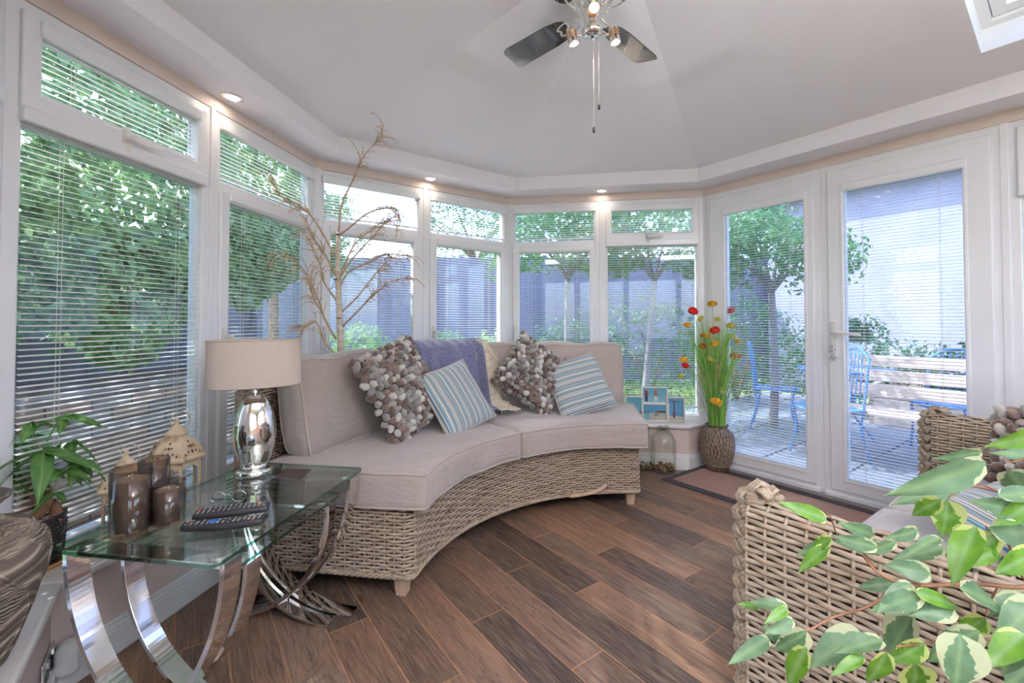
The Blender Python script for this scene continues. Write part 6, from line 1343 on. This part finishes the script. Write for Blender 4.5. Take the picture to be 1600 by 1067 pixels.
def slender(x, y, h, label, lean=(0, 0), n=6500, fork=True, cr=1.1, mt='treeleaf', tr=.05, trunk_m='gbark'):
    t = thing('garden_tree', label, 'tree', (x, y, GZ - .02)); top = Vector((lean[0], lean[1], h * .55)); MB().tube(catmull([(0, 0, 0), (lean[0] * .3 + .03, 0, h * .25), top], 6), np.linspace(tr, tr * .7, 13), 10).obj('trunk', M[trunk_m], t)
    for k in range(6):
        a_ = k * 1.05 + x; e = top + Vector((math.cos(a_) * cr * .7, math.sin(a_) * cr * .5, h * .22 + U(-.1, .2))); MB().tube(catmull([top, top.lerp(e, .5) + Vector((0, 0, .08)), e], 5), np.linspace(tr * .5, .006, 11), 6).obj('branch', M[trunk_m], t)
    for q in range(5):
        a_ = q * 1.26 + y; c = top + Vector((math.cos(a_) * cr * .6, math.sin(a_) * cr * .5, h * (.10 + .11 * (q % 3)))); cloud('foliage', ball_fn(tuple(c), cr * .42, (1.15, 1, .62), .4, q + x), n // 5, .036, M[mt], t, q)
def ground_at(px, y): return (px - 800) / F * y
slender(ground_at(880, 5.9), 5.9, 3.3, 'slender pale-trunked tree outside the window above the corner bobble cushion', (.06, 0))
slender(ground_at(1003, 5.6), 5.6, 3.2, 'slender pale-trunked tree outside the window with the photo frames', (.16, 0), n=4600)
slender(ground_at(1206, 5.2), 5.2, 2.9, 'small pale-trunked tree beyond the patio chairs', (0, 0), n=4600, cr=.9)
slender(-4.6, 8.6, 4.6, 'leafy tree behind the ivy side fence', n=6500, cr=1.7, tr=.10, trunk_m='bark')
slender(-.9, 11.5, 5.0, 'tall leafy tree behind the back fence', n=6500, cr=1.8, tr=.12, trunk_m='bark', mt='dark')
slender(6.0, 10.8, 5.0, 'tall dark tree behind the fence corner beyond the patio', n=6500, cr=1.9, tr=.12, trunk_m='bark', mt='dark')
# patio furniture ------------------------------------------------------
M['bluem'] = noisy('blue_painted_metal', lin(70, 126, 186), lin(88, 146, 204), 12, .4)
def bistro_chair(s, o_, rz, label):
    t = thing('patio_chair', label, 'chair', in_frame('right', s, o_, GZ + .022), rz, group='blue patio chairs')
    for x in (-.19, .19):
        MB().tube(catmull([(x, .22, 0), (x, .16, .25), (x, .19, .45)], 5), .011, 7).obj('leg', M['bluem'], t); MB().tube(catmull([(x, -.24, 0), (x, -.17, .3), (x, -.19, .46), (x, -.24, .9)], 5), .011, 7).obj('back_post', M['bluem'], t)
    MB().tube(catmull([(-.19, .2, .45), (0, .23, .45), (.19, .2, .45), (.2, -.19, .45), (0, -.2, .45), (-.2, -.19, .45)], 5, True), .010, 6, closed=True).obj('seat_rim', M['bluem'], t)
    for k in range(7): y_ = -.16 + k * .055; MB().box(-.19, .19, y_ - .02, y_ + .02, .447, .455).obj('seat_slat', M['bluem'], t, bevel=.002)
    MB().tube(catmull([(-.19, -.24, .88), (-.1, -.25, .95), (0, -.255, .97), (.1, -.25, .95), (.19, -.24, .88)], 5), .011, 7).obj('top_rail', M['bluem'], t)
    for k in range(5): x = -.12 + k * .06; MB().tube([(x, -.2, .50), (x * .8, -.245, .93)], .007, 6).obj('spindle', M['bluem'], t)
bistro_chair(.35, 1.35, rzR + 2.4, 'blue metal patio chair outside the door behind the flower vase'); bistro_chair(.95, 2.35, rzR + .5, 'blue metal patio chair beyond the round patio table'); bistro_chair(-.45, 2.2, rzR - 1.2, 'blue metal patio chair left of the patio table')
pt = thing('patio_table', 'round blue metal patio table outside the left glazed door', 'table', in_frame('right', .25, 2.15, GZ + .022)); MB().lathe([(0, .71), (.40, .71), (.42, .715), (.42, .73), (.40, .735), (0, .735)], 40).obj('table_top', M['bluem'], pt)
for k in range(3): a_ = k * 2.1; MB().tube(catmull([(.28 * math.cos(a_), .28 * math.sin(a_), 0), (.05 * math.cos(a_), .05 * math.sin(a_), .35), (.25 * math.cos(a_), .25 * math.sin(a_), .71)], 6), .011, 7).obj('leg', M['bluem'], pt)
pp_ = in_frame('right', .25, 2.15, GZ + .757); pl_ = thing('white_planter', 'white plant pot on the blue patio table', 'planter', pp_); MB().lathe([(0, 0), (.10, 0), (.12, .02), (.15, .24), (.155, .27), (.145, .27), (.13, .22), (0, .2)], 32).obj('pot', M['white'], pl_); cloud('leaves', ball_fn((0, 0, .36), .17, (1.2, 1.2, .8), sd=3), 700, .03, M['dark'], pl_, 9)
M['sleeper'] = noisy('pale_timber', lin(206, 186, 172), lin(188, 168, 156), 5, .8, .2, .003, stretch=(1, 8, 8))
bn = thing('garden_bench', 'pale timber slatted bench outside the door with the handle', 'bench', in_frame('right', 1.05, 1.55, GZ + .022), rzR)
for k in range(4): MB().box(-.85, 1.1, -.19 + k * .10, -.10 + k * .10, .42, .45).obj('seat_slat', M['sleeper'], bn, bevel=.004)
for k in range(3): MB().box(-.85, 1.1, .24 + k * .02, .265 + k * .02, .54 + k * .13, .64 + k * .13).obj('back_slat', M['sleeper'], bn, bevel=.004)
for x in (-.78, 1.03):
    for y in (-.15, .2): MB().box(x - .035, x + .035, y - .035, y + .035, 0, .42).obj('leg', M['sleeper'], bn, bevel=.004)
    MB().box(x - .03, x + .03, .2, .25, .42, .92).obj('back_post', M['sleeper'], bn, bevel=.004)
pb = thing('timber_planter', 'long pale timber planter box of evergreens by the patio fence', 'planter', in_frame('right', 1.3, 3.6, GZ + .022), rzR)
for z_ in (0, .16, .32): MB().box(-1.2, 1.2, -.25, -.20, z_, z_ + .15).obj('board', M['sleeper'], pb, bevel=.004); MB().box(-1.2, 1.2, .20, .25, z_, z_ + .15).obj('board', M['sleeper'], pb, bevel=.004)
for x in (-1.2, 1.15): MB().box(x, x + .05, -.25, .25, 0, .47).obj('end_board', M['sleeper'], pb, bevel=.004)
MB().box(-1.15, 1.15, -.2, .2, .05, .42).obj('compost', M['soilg'], pb)
cloud('leaves', ball_fn((0, 0, .62), .5, (2.1, .5, .7), sd=5), 3000, .035, M['dark'], pb, 12)
# ------------------------------------------------------------ groups of repeats
GR = {'venetian_blind': 'venetian blinds in the windows and doors', 'recessed_downlight': 'recessed downlights in the soffit', 'led_candle': 'trio of smoked glass candles', 'bobble_cushion': 'bobble cushions',
      'striped_cushion': 'striped cushions', 'candle_lantern': 'cream lanterns on the sill', 'photo_frame': 'holiday photo frames on the sill', 'glass_side_table': 'nest of glass tables', 'remote_control': 'remote controls on the glass table',
      'glass_demijohn': 'glass demijohns by the dwarf wall', 'garden_tree': 'trees in the garden', 'garden_fence': 'garden fences', 'added_fill_panel': 'added fill panels behind the viewer'}
for o in SC.objects:
    k = o.name.split('.')[0]
    if o.parent is None and k in GR and not o.get('group'): o['group'] = GR[k]
